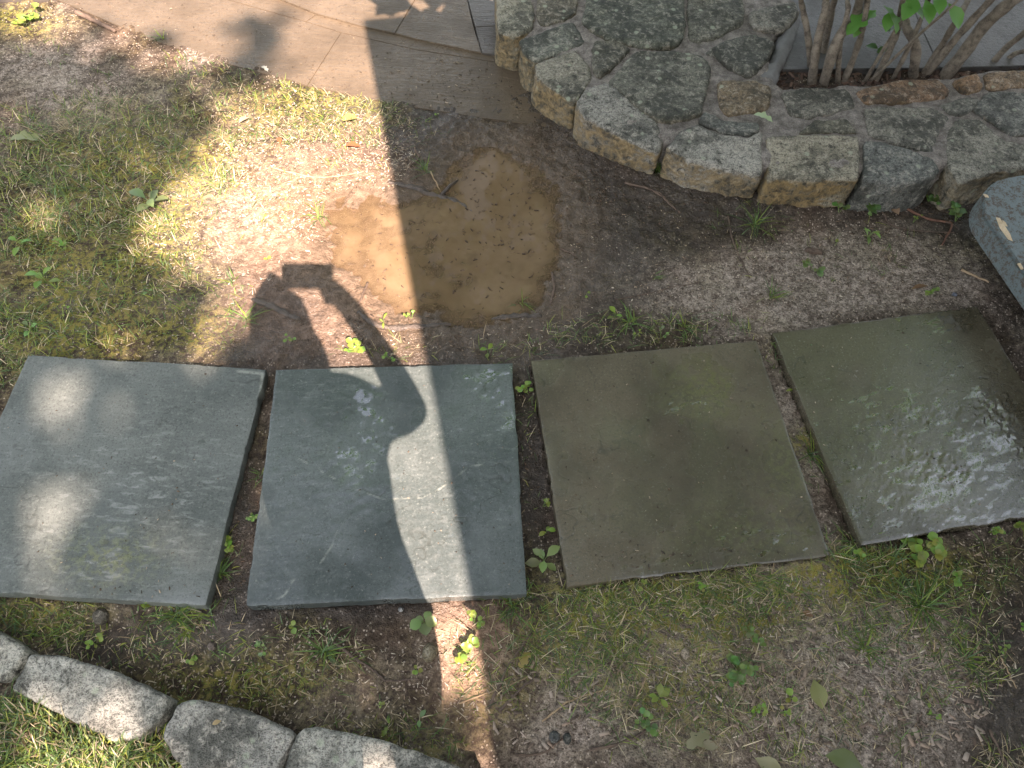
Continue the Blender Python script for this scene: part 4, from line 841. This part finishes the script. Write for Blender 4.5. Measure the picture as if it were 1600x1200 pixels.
# lawn that goes on beyond the picture
n = 9000; x = r3.uniform(-4.5, 3.5, n); y = r3.uniform(-2.5, 3.2, n); qx, qy = PX(x, y, np.full(n, GZ0)); o_ = ((qx < -20) | (qx > 1620) | (qy > 1220)) & free(x, y)
x, y = x[o_], y[o_]; n = len(x); pal = np.array(GREEN+STRAWC)
V, F, T = blade_arrays(x, y, gz(x, y)-.002, r3.uniform(.03, .07, n), r3.uniform(.0015, .003, n), r3.uniform(0, 6.28, n), r3.uniform(.3, .9, n), r3.uniform(.05, .5, n), pal[r3.integers(0, 8, n)], r3)
me = mesh_np('lawn_grass', V, F); cattr(me, 'tint', T); tag(obj('lawn_grass', me, M_BLADE), 'loose lawn grass around the garden beyond the picture edges', 'grass', kind='stuff')
# moss: very short dense blades
MS = [(e[0], e[1], e[2]*.9, e[3]*.9, int(e[2]*e[3]*.08), .004, .012, 1.6, .1, .8, .97) for e in MOSS]
blades('moss', MS, 'low yellow-green moss creeping over damp soil', r3, M_BLADE)
# litter: straw bits, bark crumbs and wood chips lying flat
def litter(name, spec, label, pal, r, thick=.0015, level=None):
    A = []
    for (cx, cy, rx, ry, n, l0, l1, ar) in spec:
        a = r.uniform(0, 6.283, n); q = np.sqrt(r.random(n)); g = G(cx+rx*q*np.cos(a), cy+ry*q*np.sin(a)); L = r.uniform(l0, l1, n)*r.uniform(.5, 1, n)
        A.append(np.stack([g[:, 0], g[:, 1], L, L*ar*r.uniform(.5, 1.5, n)], -1))
    A = np.concatenate(A); A = A[free(A[:, 0], A[:, 1], name != 'wet_debris')] if level is None else A[level(A[:, 0], A[:, 1]) > -1]; n = len(A); az = r.uniform(0, 6.283, n)
    sd = sdf(A[:, 0], A[:, 1], PUDDLE); z = gz(A[:, 0], A[:, 1]); z = np.where((sd > -.1) & (z < WZ), WZ-.0004, z) if level is None else level(A[:, 0], A[:, 1])-.001
    d = np.stack([np.cos(az), np.sin(az), r.normal(0, .16, n)], -1); p = np.stack([-np.sin(az), np.cos(az), r.normal(0, .2, n)], -1); up = np.array([0, 0, 1.0])
    c = np.stack([A[:, 0], A[:, 1], z+.0015], -1); l = A[:, 2:3]/2; w = A[:, 3:4]/2; th = np.minimum(thick, A[:, 3:4]*.5)
    k = [c-d*l-p*w*.7, c+d*l-p*w*.8, c+d*l*.9+p*w, c-d*l*1.05+p*w*.8]; V = np.stack(k+[q+up*th for q in k], 1).reshape(-1, 3)
    F = np.array([[4, 5, 6, 7], [0, 1, 5, 4], [1, 2, 6, 5], [2, 3, 7, 6], [3, 0, 4, 7]]); F = (np.arange(n)[:, None, None]*8+F[None]).reshape(-1, 4)
    me = mesh_np(name, V, F); pal = np.array(pal); cattr(me, 'tint', np.repeat(pal[r.integers(0, len(pal), n)]*r.uniform(.7, 1.3, (n, 1)), 8, 0))
    return tag(obj(name, me, M_STRAW), label, 'litter', kind='stuff')
litter('straw_litter', [(490, 270, 150, 110, 3200, .004, .014, .22), (350, 360, 150, 90, 900, .004, .014, .2), (600, 230, 60, 60, 500, .004, .012, .25), (250, 250, 220, 110, 900, .006, .02, .12), (1250, 1060, 330, 130, 1500, .004, .018, .14), (1050, 980, 180, 80, 350, .005, .018, .15), (1250, 430, 280, 80, 700, .003, .010, .3), (720, 1040, 70, 90, 350, .004, .014, .2), (250, 1020, 260, 50, 400, .004, .012, .25), (500, 1070, 170, 80, 400, .004, .014, .2), (900, 400, 200, 120, 500, .003, .008, .4), (700, 530, 200, 30, 250, .003, .010, .3), (1500, 980, 110, 130, 500, .004, .016, .2)],
       'scattered bits of straw and dry plant litter on the soil', [(.42, .34, .24), (.34, .26, .18), (.50, .43, .33), (.25, .18, .12), (.16, .11, .08)], r3, .0008)
litter('wood_chips', [(1330, 1090, 240, 110, 190, .004, .024, .28), (1150, 1080, 150, 90, 70, .004, .022, .3), (1000, 1090, 130, 80, 50, .006, .024, .3), (1300, 940, 160, 50, 60, .006, .020, .3), (1290, 400, 140, 50, 40, .006, .018, .4), (850, 1100, 90, 70, 60, .010, .028, .3), (1450, 1130, 90, 70, 60, .010, .03, .35)],
       'weathered wood chips strewn over the lower right soil', [(.30, .235, .18), (.36, .29, .23), (.22, .165, .12), (.25, .18, .13), (.14, .10, .075), (.10, .07, .05)], r3, .003)
litter('wet_debris', [(690, 370, 170, 120, 330, .004, .014, .25), (760, 140, 120, 60, 160, .003, .012, .4), (850, 300, 120, 100, 300, .004, .012, .4), (640, 520, 200, 30, 160, .004, .014, .3), (1050, 300, 150, 50, 200, .004, .012, .4), (1420, 330, 140, 50, 160, .005, .018, .3), (830, 740, 20, 180, 140, .004, .012, .3), (370, 750, 40, 190, 100, .003, .010, .4)],
       'dark wet bark crumbs floating in the puddle and stuck in mud', [(.05, .032, .02), (.08, .05, .03), (.12, .08, .05)], r3, .0015)
def on_slab(x, y):
    z = np.full(len(x), -9.0)
    for s_ in SLABS: z = np.where(inpoly(x, y, rect(s_, -.01)), .0006, z)
    return z
def on_pave(x, y):
    z = np.full(len(x), -9.0)
    for q_ in lower: z = np.where(inpoly(x, y, shrink(q_, .01)), lowz, z)
    return z
CR = [(.06, .04, .025), (.12, .085, .055), (.30, .24, .17), (.04, .03, .02)]
litter('slab_grit', [(190, 750, 230, 200, 110, .002, .006, .5), (610, 750, 210, 190, 130, .002, .006, .5), (1060, 730, 230, 190, 210, .002, .007, .5), (1420, 670, 200, 190, 160, .002, .006, .5), (240, 940, 170, 20, 60, .003, .010, .3), (1090, 890, 200, 25, 110, .003, .012, .25), (840, 900, 60, 40, 30, .003, .010, .3)], 'crumbs of soil and plant bits on the slab tops', CR, r3, .0015, on_slab)
litter('paving_debris', [(760, 145, 130, 60, 260, .003, .012, .35), (450, 80, 200, 70, 240, .002, .009, .3), (640, 130, 100, 50, 120, .003, .012, .3), (250, 40, 120, 50, 90, .003, .010, .25)], 'dark wet crumbs and needles stuck on the muddy paving', CR, r3, .0015, on_pave)
n = 1500; q = r3.random((n, 2)); mx = 1200+720*q[:, 0]; my = 104+46*q[:, 1]; g = G(mx, my, .045); az = r3.uniform(0, 6.28, n); A = r3.uniform(.008, .03, n)
d = np.stack([np.cos(az), np.sin(az), r3.normal(0, .3, n)], -1)*A[:, None]/2; p = np.stack([-np.sin(az), np.cos(az), r3.normal(0, .3, n)], -1)*A[:, None]*.2; g[:, 2] = gz(g[:, 0], g[:, 1])+.004
V = np.stack([g-d-p, g+d-p, g+d+p, g-d+p], 1).reshape(-1, 3); me = mesh_np('mulch', V, np.arange(n*4).reshape(-1, 4)); cattr(me, 'tint', np.repeat(np.array([(.05, .03, .02), (.08, .045, .03), (.03, .02, .015), (.13, .08, .055)])[r3.integers(0, 4, n)], 4, 0))
tag(obj('mulch', me, M_STRAW), 'dark bark mulch at the foot of the shrub', 'mulch', kind='stuff')

# ------------------------------------------------------------------ weeds
def pxscale(p): return FPX/np.dot(np.array(p)-np.array([0, 0, CAM_H]), _f)
def weed(a, b, kind, size, label, seed, n=None, colr=(.19, .31, .055), lk=None):
    r = random.Random(seed); g = G(a, b); z = float(gz(g[0], g[1])); root = tag(obj('weed', None, loc=(g[0], g[1], z)), label, 'weed', 'small weeds in the soil')
    sc = size/pxscale((g[0], g[1], z)); bm_pts = []
    if kind == 1:
        n = n or r.randint(4, 6); a0 = r.uniform(0, 6.28)
        for k in range(n):
            az = a0+k*2.399+r.uniform(-.3, .3); L = sc*r.uniform(.34, .56)*(.68 if lk == 'round' else 1); el = r.uniform(.05, .5); st = L*r.uniform(.05, .30)
            bse = Vector((-math.sin(az)*st, math.cos(az)*st, .006+.25*st+.008*k)); put_leaf(root, lk or 'oval', bse, L, az, el-.25, [c*r.uniform(.8, 1.2) for c in colr], r.uniform(-.3, .3)); bm_pts.append([(0, 0, -.004), (bse.x*.5, bse.y*.5, bse.z*.8), tuple(bse)])
    else:
        n = n or max(5, int(size*size/55)); L0 = min(.019, max(.008, sc*.22)); nst = max(2, n//5)
        for s_ in range(nst):
            az = r.uniform(0, 6.28); R = sc*.5*r.uniform(.4, 1.0); h = r.uniform(.008, .03); e = Vector((-math.sin(az)*R, math.cos(az)*R*1.1, h)); m = Vector((e.x*.5+r.uniform(-.006, .006), e.y*.5, h*.9+.004)); bm_pts.append([(0, 0, -.004), tuple(m), tuple(e)])
            for k in range(max(2, int(1.4*n/nst))):
                t = r.uniform(.25, 1.05); c = m.lerp(e, (t-.5)*2) if t > .5 else Vector((0, 0, 0)).lerp(m, t*2)
                put_leaf(root, lk or 'round', c+Vector((r.uniform(-.004, .004), r.uniform(-.004, .004), r.uniform(0, .008))), L0*r.uniform(.7, 1.25), az+r.choice((-1.2, 1.2, 0))+r.uniform(-.5, .5), r.uniform(-.3, .4), [c_*r.uniform(.75, 1.25) for c_ in colr], r.uniform(-.4, .4))
    V = []; F = []
    for pt in bm_pts:
        me = tube(pt, [.0011, .001, .0007], 3); o_ = len(V); V += [tuple(v.co) for v in me.vertices]; F += [tuple(i+o_ for i in p.vertices) for p in me.polygons]; bpy.data.meshes.remove(me)
    me = bpy.data.meshes.new('stem'); me.from_pydata(V, [], F); me.update(); obj('stem', me, M_STEM, root); return root
YG = (.20, .275, .048); DG = (.12, .205, .055); PG = (.17, .25, .09)
WEEDS = [(240, 325, 1, 58, 'broad-leaved weed with five pale leaves, largest plant in the left grass', 5, PG, None), (34, 384, 1, 40, 'oval-leaved weed in dark grass near the left border', 4, None, None), (73, 443, 1, 44, 'four-leaved weed above the left corner of the leftmost slab', 5, None, None),
 (98, 392, 2, 26, 'small clover-like weed in shaded grass at left', None, None, None), (234, 459, 1, 26, 'single round-leaved seedling in grass above the leftmost slab', 2, PG, 'round'), (50, 516, 1, 28, 'pale floppy seedling just above the leftmost slab corner', 3, PG, None), (110, 493, 2, 14, 'tiny three-leaved sprout above the leftmost slab', 4, YG, None),
 (50, 30, 2, 56, 'bright yellow-green clover patch in the top left corner', 34, YG, None), (419, 408, 1, 22, 'two-leaved seedling at the top of the phone shadow', 2, YG, 'round'), (566, 551, 2, 40, 'bushy round-leaved weed at the top edge of the veined slab', 22, YG, None), (458, 534, 2, 26, 'creeping weed in the shadow between the raised arms', 8, None, None),
 (610, 561, 2, 22, 'small creeping weed right of the bushy one above the veined slab', 7, None, None), (643, 495, 2, 16, 'tiny sprout on the dark root below the puddle', 5, None, None), (600, 507, 1, 26, 'thin upright seedling beside the root at the puddle foot', 3, YG, 'long'), (762, 552, 1, 26, 'two-leaved sprig above the top right corner of the veined slab', 3, YG, None),
 (826, 617, 2, 34, 'bright round-leaved weed at the top of the gap beside the muddy slab', 14, YG, None), (848, 790, 2, 22, 'small round-leaved weed halfway down the gap beside the muddy slab', 8, YG, None), (853, 832, 1, 26, 'small upright two-leaved plant low in the gap beside the muddy slab', 3, YG, None), (849, 880, 1, 48, 'large glossy oval-leaved weed at the bottom of the gap beside the muddy slab', 6, PG, None),
 (396, 808, 2, 28, 'climbing weed against the left side of the veined slab', 12, None, None), (356, 858, 2, 36, 'clover-like weed in the lower gap between the two left slabs', 14, YG, None), (459, 981, 1, 30, 'three-leaved weed below the left corner of the veined slab', 3, YG, 'round'), (665, 975, 1, 60, 'glossy round-leaved weed left of the sunlit soil, largest below the slabs', 6, PG, 'round'),
 (652, 1049, 1, 26, 'small four-leaved weed at the left rim of the sunlit soil', 4, YG, 'round'), (604, 1127, 1, 34, 'jagged pale green leaf standing above the pale edging stones', 2, YG, 'lobed'), (592, 1097, 2, 14, 'tiny sprout above the jagged pale leaf', 4, YG, None), (653, 1119, 1, 26, 'two-leaved seedling at the lower end of the sunlit soil', 2, PG, None), (144, 996, 2, 30, 'round-leaved weed near the brown loose stone', 10, YG, None),
 (289, 1031, 2, 20, 'tiny weed beside the dark reddish pebble', 6, YG, None), (409, 1014, 2, 24, 'pale whitish-green weed below the gap of the left slabs', 9, PG, None), (228, 948, 2, 16, 'tiny sprout at the bottom edge of the leftmost slab', 5, YG, None), (411, 1190, 1, 28, 'bright leaf sprouting between edging stones at the bottom border', 3, YG, 'lobed'), (83, 1167, 1, 22, 'round pale leaf in the lower left grass', 2, PG, 'round'),
 (742, 972, 2, 34, 'sunlit yellow-green weed at the top of the lit soil patch', 14, YG, None), (734, 1020, 2, 44, 'sunlit spreading weed in the middle of the lit soil patch', 20, YG, None), (1234, 1092, 1, 34, 'bright three-leaved plant in the lower right litter', 3, YG, 'round'), (1181, 1106, 2, 28, 'compact bright clover head in the lower right litter', 11, YG, None), (1216, 1114, 2, 18, 'small clover just right of the compact bright one', 6, YG, None),
 (1150, 1050, 2, 50, 'wide dull green creeping patch in the lower right grass', 26, DG, None), (1175, 994, 2, 36, 'dull green creeper below the bottom edge of the muddy slab', 16, DG, None), (1440, 862, 2, 56, 'dense bright weed at the bottom edge of the flooded slab', 32, YG, None), (1540, 834, 2, 30, 'sprawling weed under the flooded slab, second from the right border', 12, YG, None), (1588, 826, 2, 30, 'sprawling weed under the flooded slab at the right border', 12, YG, None),
 (1494, 912, 2, 34, 'small leafy weed right of the dark grass tuft at lower right', 11, None, None), (1597, 983, 2, 20, 'little weed cut by the right border at lower right', 7, None, None), (1450, 1116, 2, 16, 'tiny weed on bare soil at lower right', 5, None, None), (1562, 1020, 2, 22, 'thin weed at the head of a dry stalk near the right border', 7, None, None), (1334, 869, 2, 32, 'bright clover at the foot of the gap between the two right slabs', 12, YG, None),
 (1027, 1092, 1, 40, 'yellow-green four-leaved plant in the grass below the muddy slab', 5, YG, None), (1014, 1130, 2, 40, 'bluish-green clover patch near the curled oak-like leaf', 16, DG, None), (1001, 919, 2, 22, 'clover by the middle of the bottom edge of the muddy slab', 8, YG, None), (1091, 919, 2, 22, 'clover by the right part of the bottom edge of the muddy slab', 8, YG, None),
 (1308, 337, 2, 32, 'round-leaved weed under the dark wall stone, left of the larger one', 12, DG, None), (1355, 325, 2, 54, 'largest round-leaved weed growing at the foot of the stone wall', 26, DG, None), (1464, 318, 2, 34, 'glossy weed left of the black plastic strip', 14, DG, None), (1493, 347, 2, 40, 'glossy weed at the lower end of the black plastic strip', 18, DG, None), (1525, 297, 1, 32, 'broad-leaved weed squeezed between plastic strip and bench', 4, DG, 'round'),
 (1305, 384, 2, 14, 'tiny pale sprout right of the bark chunk', 4, YG, None), (1427, 347, 2, 16, 'tiny sprout among red twigs below the wall', 5, YG, None), (1356, 372, 1, 34, 'thin trailing weed below the largest wall-foot weed', 5, None, 'long'), (1272, 421, 2, 38, 'pale creeping weed on the dry soil above the two right slabs', 14, PG, None), (916, 464, 1, 20, 'bright two-leaved seedling at the right of the puddle', 2, YG, 'round'),
 (960, 497, 1, 26, 'seedling with folded leaf above the muddy slab', 3, YG, None), (988, 530, 2, 18, 'tiny clover touching the top edge of the muddy slab', 6, YG, None), (1033, 527, 2, 18, 'pale whitish sprout at the top edge of the muddy slab', 6, PG, None), (1450, 464, 2, 28, 'small weed beside the bluish pebble', 9, None, None), (1236, 613, 1, 26, 'two-leaved seedling in the upper gap between the two right slabs', 2, YG, 'long'), (683, 182, 1, 14, 'tiny seedling at the edge of the muddy paving', 2, YG, 'round')]
for i, (a, b, k, s_, lb, n_, c_, lk) in enumerate(WEEDS): weed(a, b, k, s_, lb, 200+i, n_, c_ or (.17, .28, .055), lk)

# distinct grass tufts
TUFT = [(1027, 275, 46, 20, 'dense dark grass tuft in the joint at the foot of the wall', .2), (1178, 352, 60, 18, 'splayed grass tuft on mud below the ochre wall stone', .5), (1268, 712, 56, 16, 'grass tuft with long bent blades in the gap between the right slabs', .6), (1208, 548, 28, 9, 'short grass tuft at the top of the gap between the right slabs', .4), (1335, 850, 66, 34, 'thick grass tuft at the bottom of the gap between the right slabs', .5), (1400, 872, 44, 14, 'small grass tuft below the corner of the flooded slab', .5),
 (665, 268, 42, 14, 'thin grass tuft beside the wet root above the puddle', .4), (812, 468, 44, 10, 'sparse grass tuft at the lower right shore of the puddle', .5), (1205, 465, 50, 14, 'tall thin grass tuft on dry soil above the right slabs', .3), (505, 1015, 70, 22, 'broad-bladed grass tuft below the veined slab', .5), (1440, 945, 90, 40, 'large dark grass tuft at lower right', .55), (985, 505, 50, 16, 'grass tuft above the muddy slab near the left', .5), (1070, 510, 48, 12, 'grass tuft above the muddy slab near its right corner', .5), (800, 945, 52, 16, 'grass tuft at the bottom right corner of the veined slab', .45), (275, 962, 66, 30, 'spreading grass tuft at the bottom right corner of the leftmost slab', .6),
 (255, 62, 40, 12, 'sunlit grass tuft at the paving edge near top left', .4), (405, 748, 30, 8, 'thin grass tuft in the gap between the two left slabs', .5), (345, 895, 46, 18, 'grass tuft at the foot of the gap between the two left slabs', .5), (1022, 432, 24, 8, 'tiny grass tuft on smooth mud right of the puddle', .6), (365, 440, 40, 10, 'upright sunlit grass tuft left of the arm shadow', .3), (500, 340, 44, 12, 'sunlit grass tuft left of the puddle', .6), (385, 500, 50, 14, 'grass tuft under the left arm shadow', .5), (1350, 1010, 60, 22, 'pale grass tuft among wood chips at lower right', .6), (1510, 1030, 56, 22, 'grass tuft at the border of bare mud at lower right', .6)]
for i, (a, b, s_, n, lb, ln) in enumerate(TUFT):
    r = np.random.default_rng(500+i); g = G(a, b); z = float(gz(g[0], g[1])); L = s_/pxscale((g[0], g[1], z)); n = int(n*1.4)
    V, F, T = blade_arrays(r.normal(0, .006, n), r.normal(0, .006, n), np.full(n, -.002), r.uniform(.5, 1.15, n)*L*.72, r.uniform(.0016, .0034, n), r.uniform(0, 6.28, n), np.clip(r.uniform(.2, .9, n)+ln-.5, .05, .95), r.uniform(.1, .6, n), np.array(GREEN)[r.integers(0, 4, n)]*r.uniform(.8, 1.4, (n, 1)), r)
    me = mesh_np('grass_tuft', V, F); cattr(me, 'tint', T); tag(obj('grass_tuft', me, M_BLADE, None, (g[0], g[1], z)), lb, 'grass tuft', 'grass tufts')

# ------------------------------------------------------------------ twigs, roots, fallen leaves
TW = [([(975, 290), (1020, 303), (1062, 334)], 4, 0, 'forked pale brown twig lying below the wall'), ([(1137, 340), (1148, 385), (1172, 434)], 3, 0, 'thin dark curved twig on mud left of the bark chunk'), ([(1395, 318), (1455, 345), (1485, 352), (1470, 385)], 4, 2, 'reddish twig bent below the largest wall-foot weed'), ([(1376, 332), (1402, 356), (1490, 366)], 2.5, 0, 'thin dark twig below the reddish one'),
 ([(764, 1106), (790, 1050), (814, 1012), (830, 988)], 4.5, 0, 'straight dark twig crossing the right rim of the lit soil'), ([(780, 1112), (806, 1084), (838, 1056)], 5, 0, 'short dark twig right of the lit soil'), ([(716, 1097), (768, 1080), (828, 1056)], 3, 1, 'pale thin twig touching the bottom of the lit soil'), ([(522, 1002), (558, 1030), (584, 1046), (606, 1061), (656, 1060)], 4.5, 0, 'angled brown twig above the pale edging stones'),
 ([(922, 1172), (982, 1157), (1016, 1136)], 5, 0, 'brown twig at bottom centre right of two dark pebbles'), ([(806, 1176), (847, 1174), (882, 1152)], 4, 0, 'dark twig leading to the slate-grey pebble'), ([(847, 1126), (892, 1094), (946, 1079)], 3, 1, 'pale thin twig in the grass at bottom centre'), ([(1109, 1053), (1131, 1097), (1144, 1147)], 3, 0, 'thin dark vertical twig left of the bright lower right plants'), ([(1547, 1140), (1560, 1168), (1574, 1198)], 4.5, 0, 'grey twig near the bottom right corner'), ([(1562, 1028), (1574, 1050), (1588, 1076)], 2.5, 1, 'dry pale stalk near the right border'),
 ([(424, 264), (481, 279), (530, 278), (569, 272)], 2.6, 1, 'long pale stem lying on sunlit soil above the puddle'), ([(573, 436), (568, 456), (561, 478)], 4, 0, 'short dark twig at the lower left shore of the puddle'), ([(863, 422), (866, 448), (861, 472)], 4, 0, 'dark upright twig at the right shore of the puddle'), ([(876, 385), (890, 392), (902, 404)], 2.5, 0, 'small dark twig on mud right of the puddle'), ([(120, 22), (150, 36), (182, 52)], 8, 0, 'dark strip of bark lying at the top left'), ([(1500, 424), (1520, 434), (1541, 447)], 4.5, 1, 'brownish twig on soil in front of the bench'),
 ([(672, 268), (690, 296), (710, 318)], 2.5, 1, 'slender pale stick stuck beside the wet root'), ([(935, 226), (945, 222), (958, 219)], 3, 1, 'short pale stick on mud by the wall curve'), ([(1020, 1025), (1000, 1080), (985, 1110)], 2.5, 1, 'straight greenish stalk below the muddy slab'), ([(1505, 945), (1450, 960), (1410, 980)], 2.5, 1, 'long thin runner at lower right above the bare mud'), ([(648, 236), (655, 250), (640, 262)], 3, 0, 'curled dark twig on mud above the puddle'), ([(960, 470), (1000, 462), (1060, 448), (1100, 438)], 1.8, 0, 'hair-thin root fibre across the drying mud')]
for i, (pl, w, mt, lb) in enumerate(TW):
    C = curve([Vector((*G(a, b)[:2], 0)) for a, b in pl], 6); r = random.Random(i); sc = pxscale(C[len(C)//2])
    for c in C: c.x += r.uniform(-.0015, .0015); c.y += r.uniform(-.0015, .0015); c.z = float(gz(c.x, c.y))
    zs = [c.z for c in C]; rr = w*.5/sc
    for k, c in enumerate(C): c.z = max(sum(zs[max(0, k-2):k+3])/len(zs[max(0, k-2):k+3]), zs[k]) + rr*.7
    o0 = C[0].copy(); n = len(C); me = tube([c-o0 for c in C], [rr*(1.1-.45*k/n)*(1+.15*math.sin(k*2.1+i)) for k in range(n)], 6, .12, i, 'twig')
    o = tag(obj('twig', me, [M_TWIG, M_TWIGP, wood_material('red_twig', (.09, .04, .025), (.2, .10, .06)) if mt == 2 else M_TWIG][mt], None, o0), lb, 'twig', 'twigs on the ground')
    if i in (0, 2, 7):
        k = n//2; side = tube([C[k]-o0, C[k]-o0+Vector((.02, -.012, .004)), C[k]-o0+Vector((.036, -.03, .002))], [rr*.7, rr*.5, rr*.3], 5, .1, i, 'side_twig'); obj('side_twig', side, M_TWIG, o)
RT = [([(606, 283), (640, 291), (674, 299), (711, 308), (740, 327)], 10, 'dark wet root ridge poking into the top of the puddle'), ([(560, 488), (578, 503), (600, 511), (657, 509), (712, 501)], 10, 'wet root running along the lower shore of the puddle'), ([(768, 494), (809, 489), (846, 494)], 11, 'short wet root at the lower right shore of the puddle'), ([(395, 470), (430, 482), (470, 500)], 10, 'buried root hump in the phone shadow')]
for i, (pl, w, lb) in enumerate(RT):
    C = curve([Vector((*G(a, b)[:2], 0)) for a, b in pl], 7); sc = pxscale(C[len(C)//2]); rr = w*.5/sc; n = len(C)
    for k, c in enumerate(C): c.z = max(float(gz(c.x, c.y)), WZ-.004)-rr*.25
    o0 = C[0].copy(); me = tube([c-o0 for c in C], [rr*(.35+.75*math.sin(math.pi*(.12+.80*k/n)))*(1+.18*math.sin(k*1.9+i)) for k in range(n)], 10, .14, i, 'tree_root')
    o = tag(obj('tree_root', me, M_ROOT, None, o0), lb, 'root', 'exposed tree roots')
    if i == 0: obj('side_root', tube([Vector((*G(690, 300)[:2], WZ+.002))-o0, Vector((*G(703, 290)[:2], WZ+.012))-o0, Vector((*G(715, 280)[:2], WZ+.008))-o0], [rr*.6, rr*.5, rr*.3], 8, .1, 3, 'side_root'), M_ROOT, o)
FL = [(1090, 1156, 46, 'lobed', 2.2, (.24, .22, .125), 'curled pale lobed leaf lying at bottom centre right'), (1276, 1086, 44, 'oval', 3.3, (.24, .24, .09), 'folded olive-yellow leaf in the lower right litter'), (1318, 1192, 60, 'oval', 1.3, (.15, .18, .07), 'large dull green leaf at the bottom border'), (1200, 1196, 44, 'oval', 4.3, (.26, .24, .13), 'brownish-green leaf at the bottom border'), (1108, 1166, 28, 'oval', 1.5, (.33, .29, .19), 'small tan leaf left of the curled pale one'), (553, 235, 24, 'oval', 1.6, (.40, .12, .05), 'orange-red fallen leaf on sunlit soil near the shadow edge'), (438, 226, 14, 'oval', .4, (.36, .11, .05), 'small orange leaf in the sunlit grass'), (415, 112, 16, 'lobed', .8, (.65, .62, .52), 'white petal-like scrap at the paving edge'),
 (820, 1032, 30, 'lobed', 2.6, (.30, .22, .06), 'yellow-brown scrap of leaf between dark twigs'), (548, 192, 24, 'round', 2.0, (.36, .30, .10), 'yellowish leaf in sunlit moss below the paving'), (42, 222, 50, 'lobed', 1.7, (.22, .24, .10), 'large pale crumpled leaf in grass at the left border'), (383, 192, 20, 'oval', 2.4, (.45, .32, .22), 'tan leaf in the bright grass'), (1435, 452, 30, 'long', 1.9, (.20, .10, .055), 'russet leaf blade above the flooded slab'), (1395, 330, 24, 'oval', 3.6, (.30, .19, .12), 'brown dry leaf under the glossy wall-foot weeds'), (340, 1130, 14, 'oval', 2, (.38, .27, .14), 'small tan leaf on the darker edging stone'), (1262, 960, 18, 'oval', 1.2, (.20, .09, .05), 'russet scrap of leaf below the gap of the right slabs')]
for i, (a, b, s_, kd, az, colr, lb) in enumerate(FL):
    zt = -.016 if 'edging' in lb else None; g = G(a, b, zt if zt else GZ0); z = zt if zt else float(gz(g[0], g[1])); L = s_/pxscale((g[0], g[1], z))
    o = put_leaf(None, kd, (g[0]+math.sin(az)*L/2, g[1]-math.cos(az)*L/2, z+.006), L, az, -.03, colr, .2, 'fallen_leaf'); tag(o, lb, 'leaf', 'fallen leaves')
o = put_leaf(None, 'lobed', (*G(1206, 194, .10)[:2], .108), .062, 1.1, -.03, (.42, .52, .30), .1, 'fallen_leaf'); tag(o, 'pale green torn leaf lying on top of the stone wall', 'leaf', 'fallen leaves')
g = G(1270, 391); me, loc = rough_stone('bark_chunk', [(g[0]-.027, g[1]-.002), (g[0]-.02, g[1]-.012), (g[0]+.025, g[1]-.015), (g[0]+.028, g[1]-.004), (g[0]-.015, g[1]+.008)], float(gz(g[0], g[1]))-.004, float(gz(g[0], g[1]))+.010, .002, .002, 9, taper=0, rnd_=.003)
tag(obj('bark_chunk', me, M_TWIG, None, loc), 'dark oblong chunk of bark on mud below the wall', 'bark')
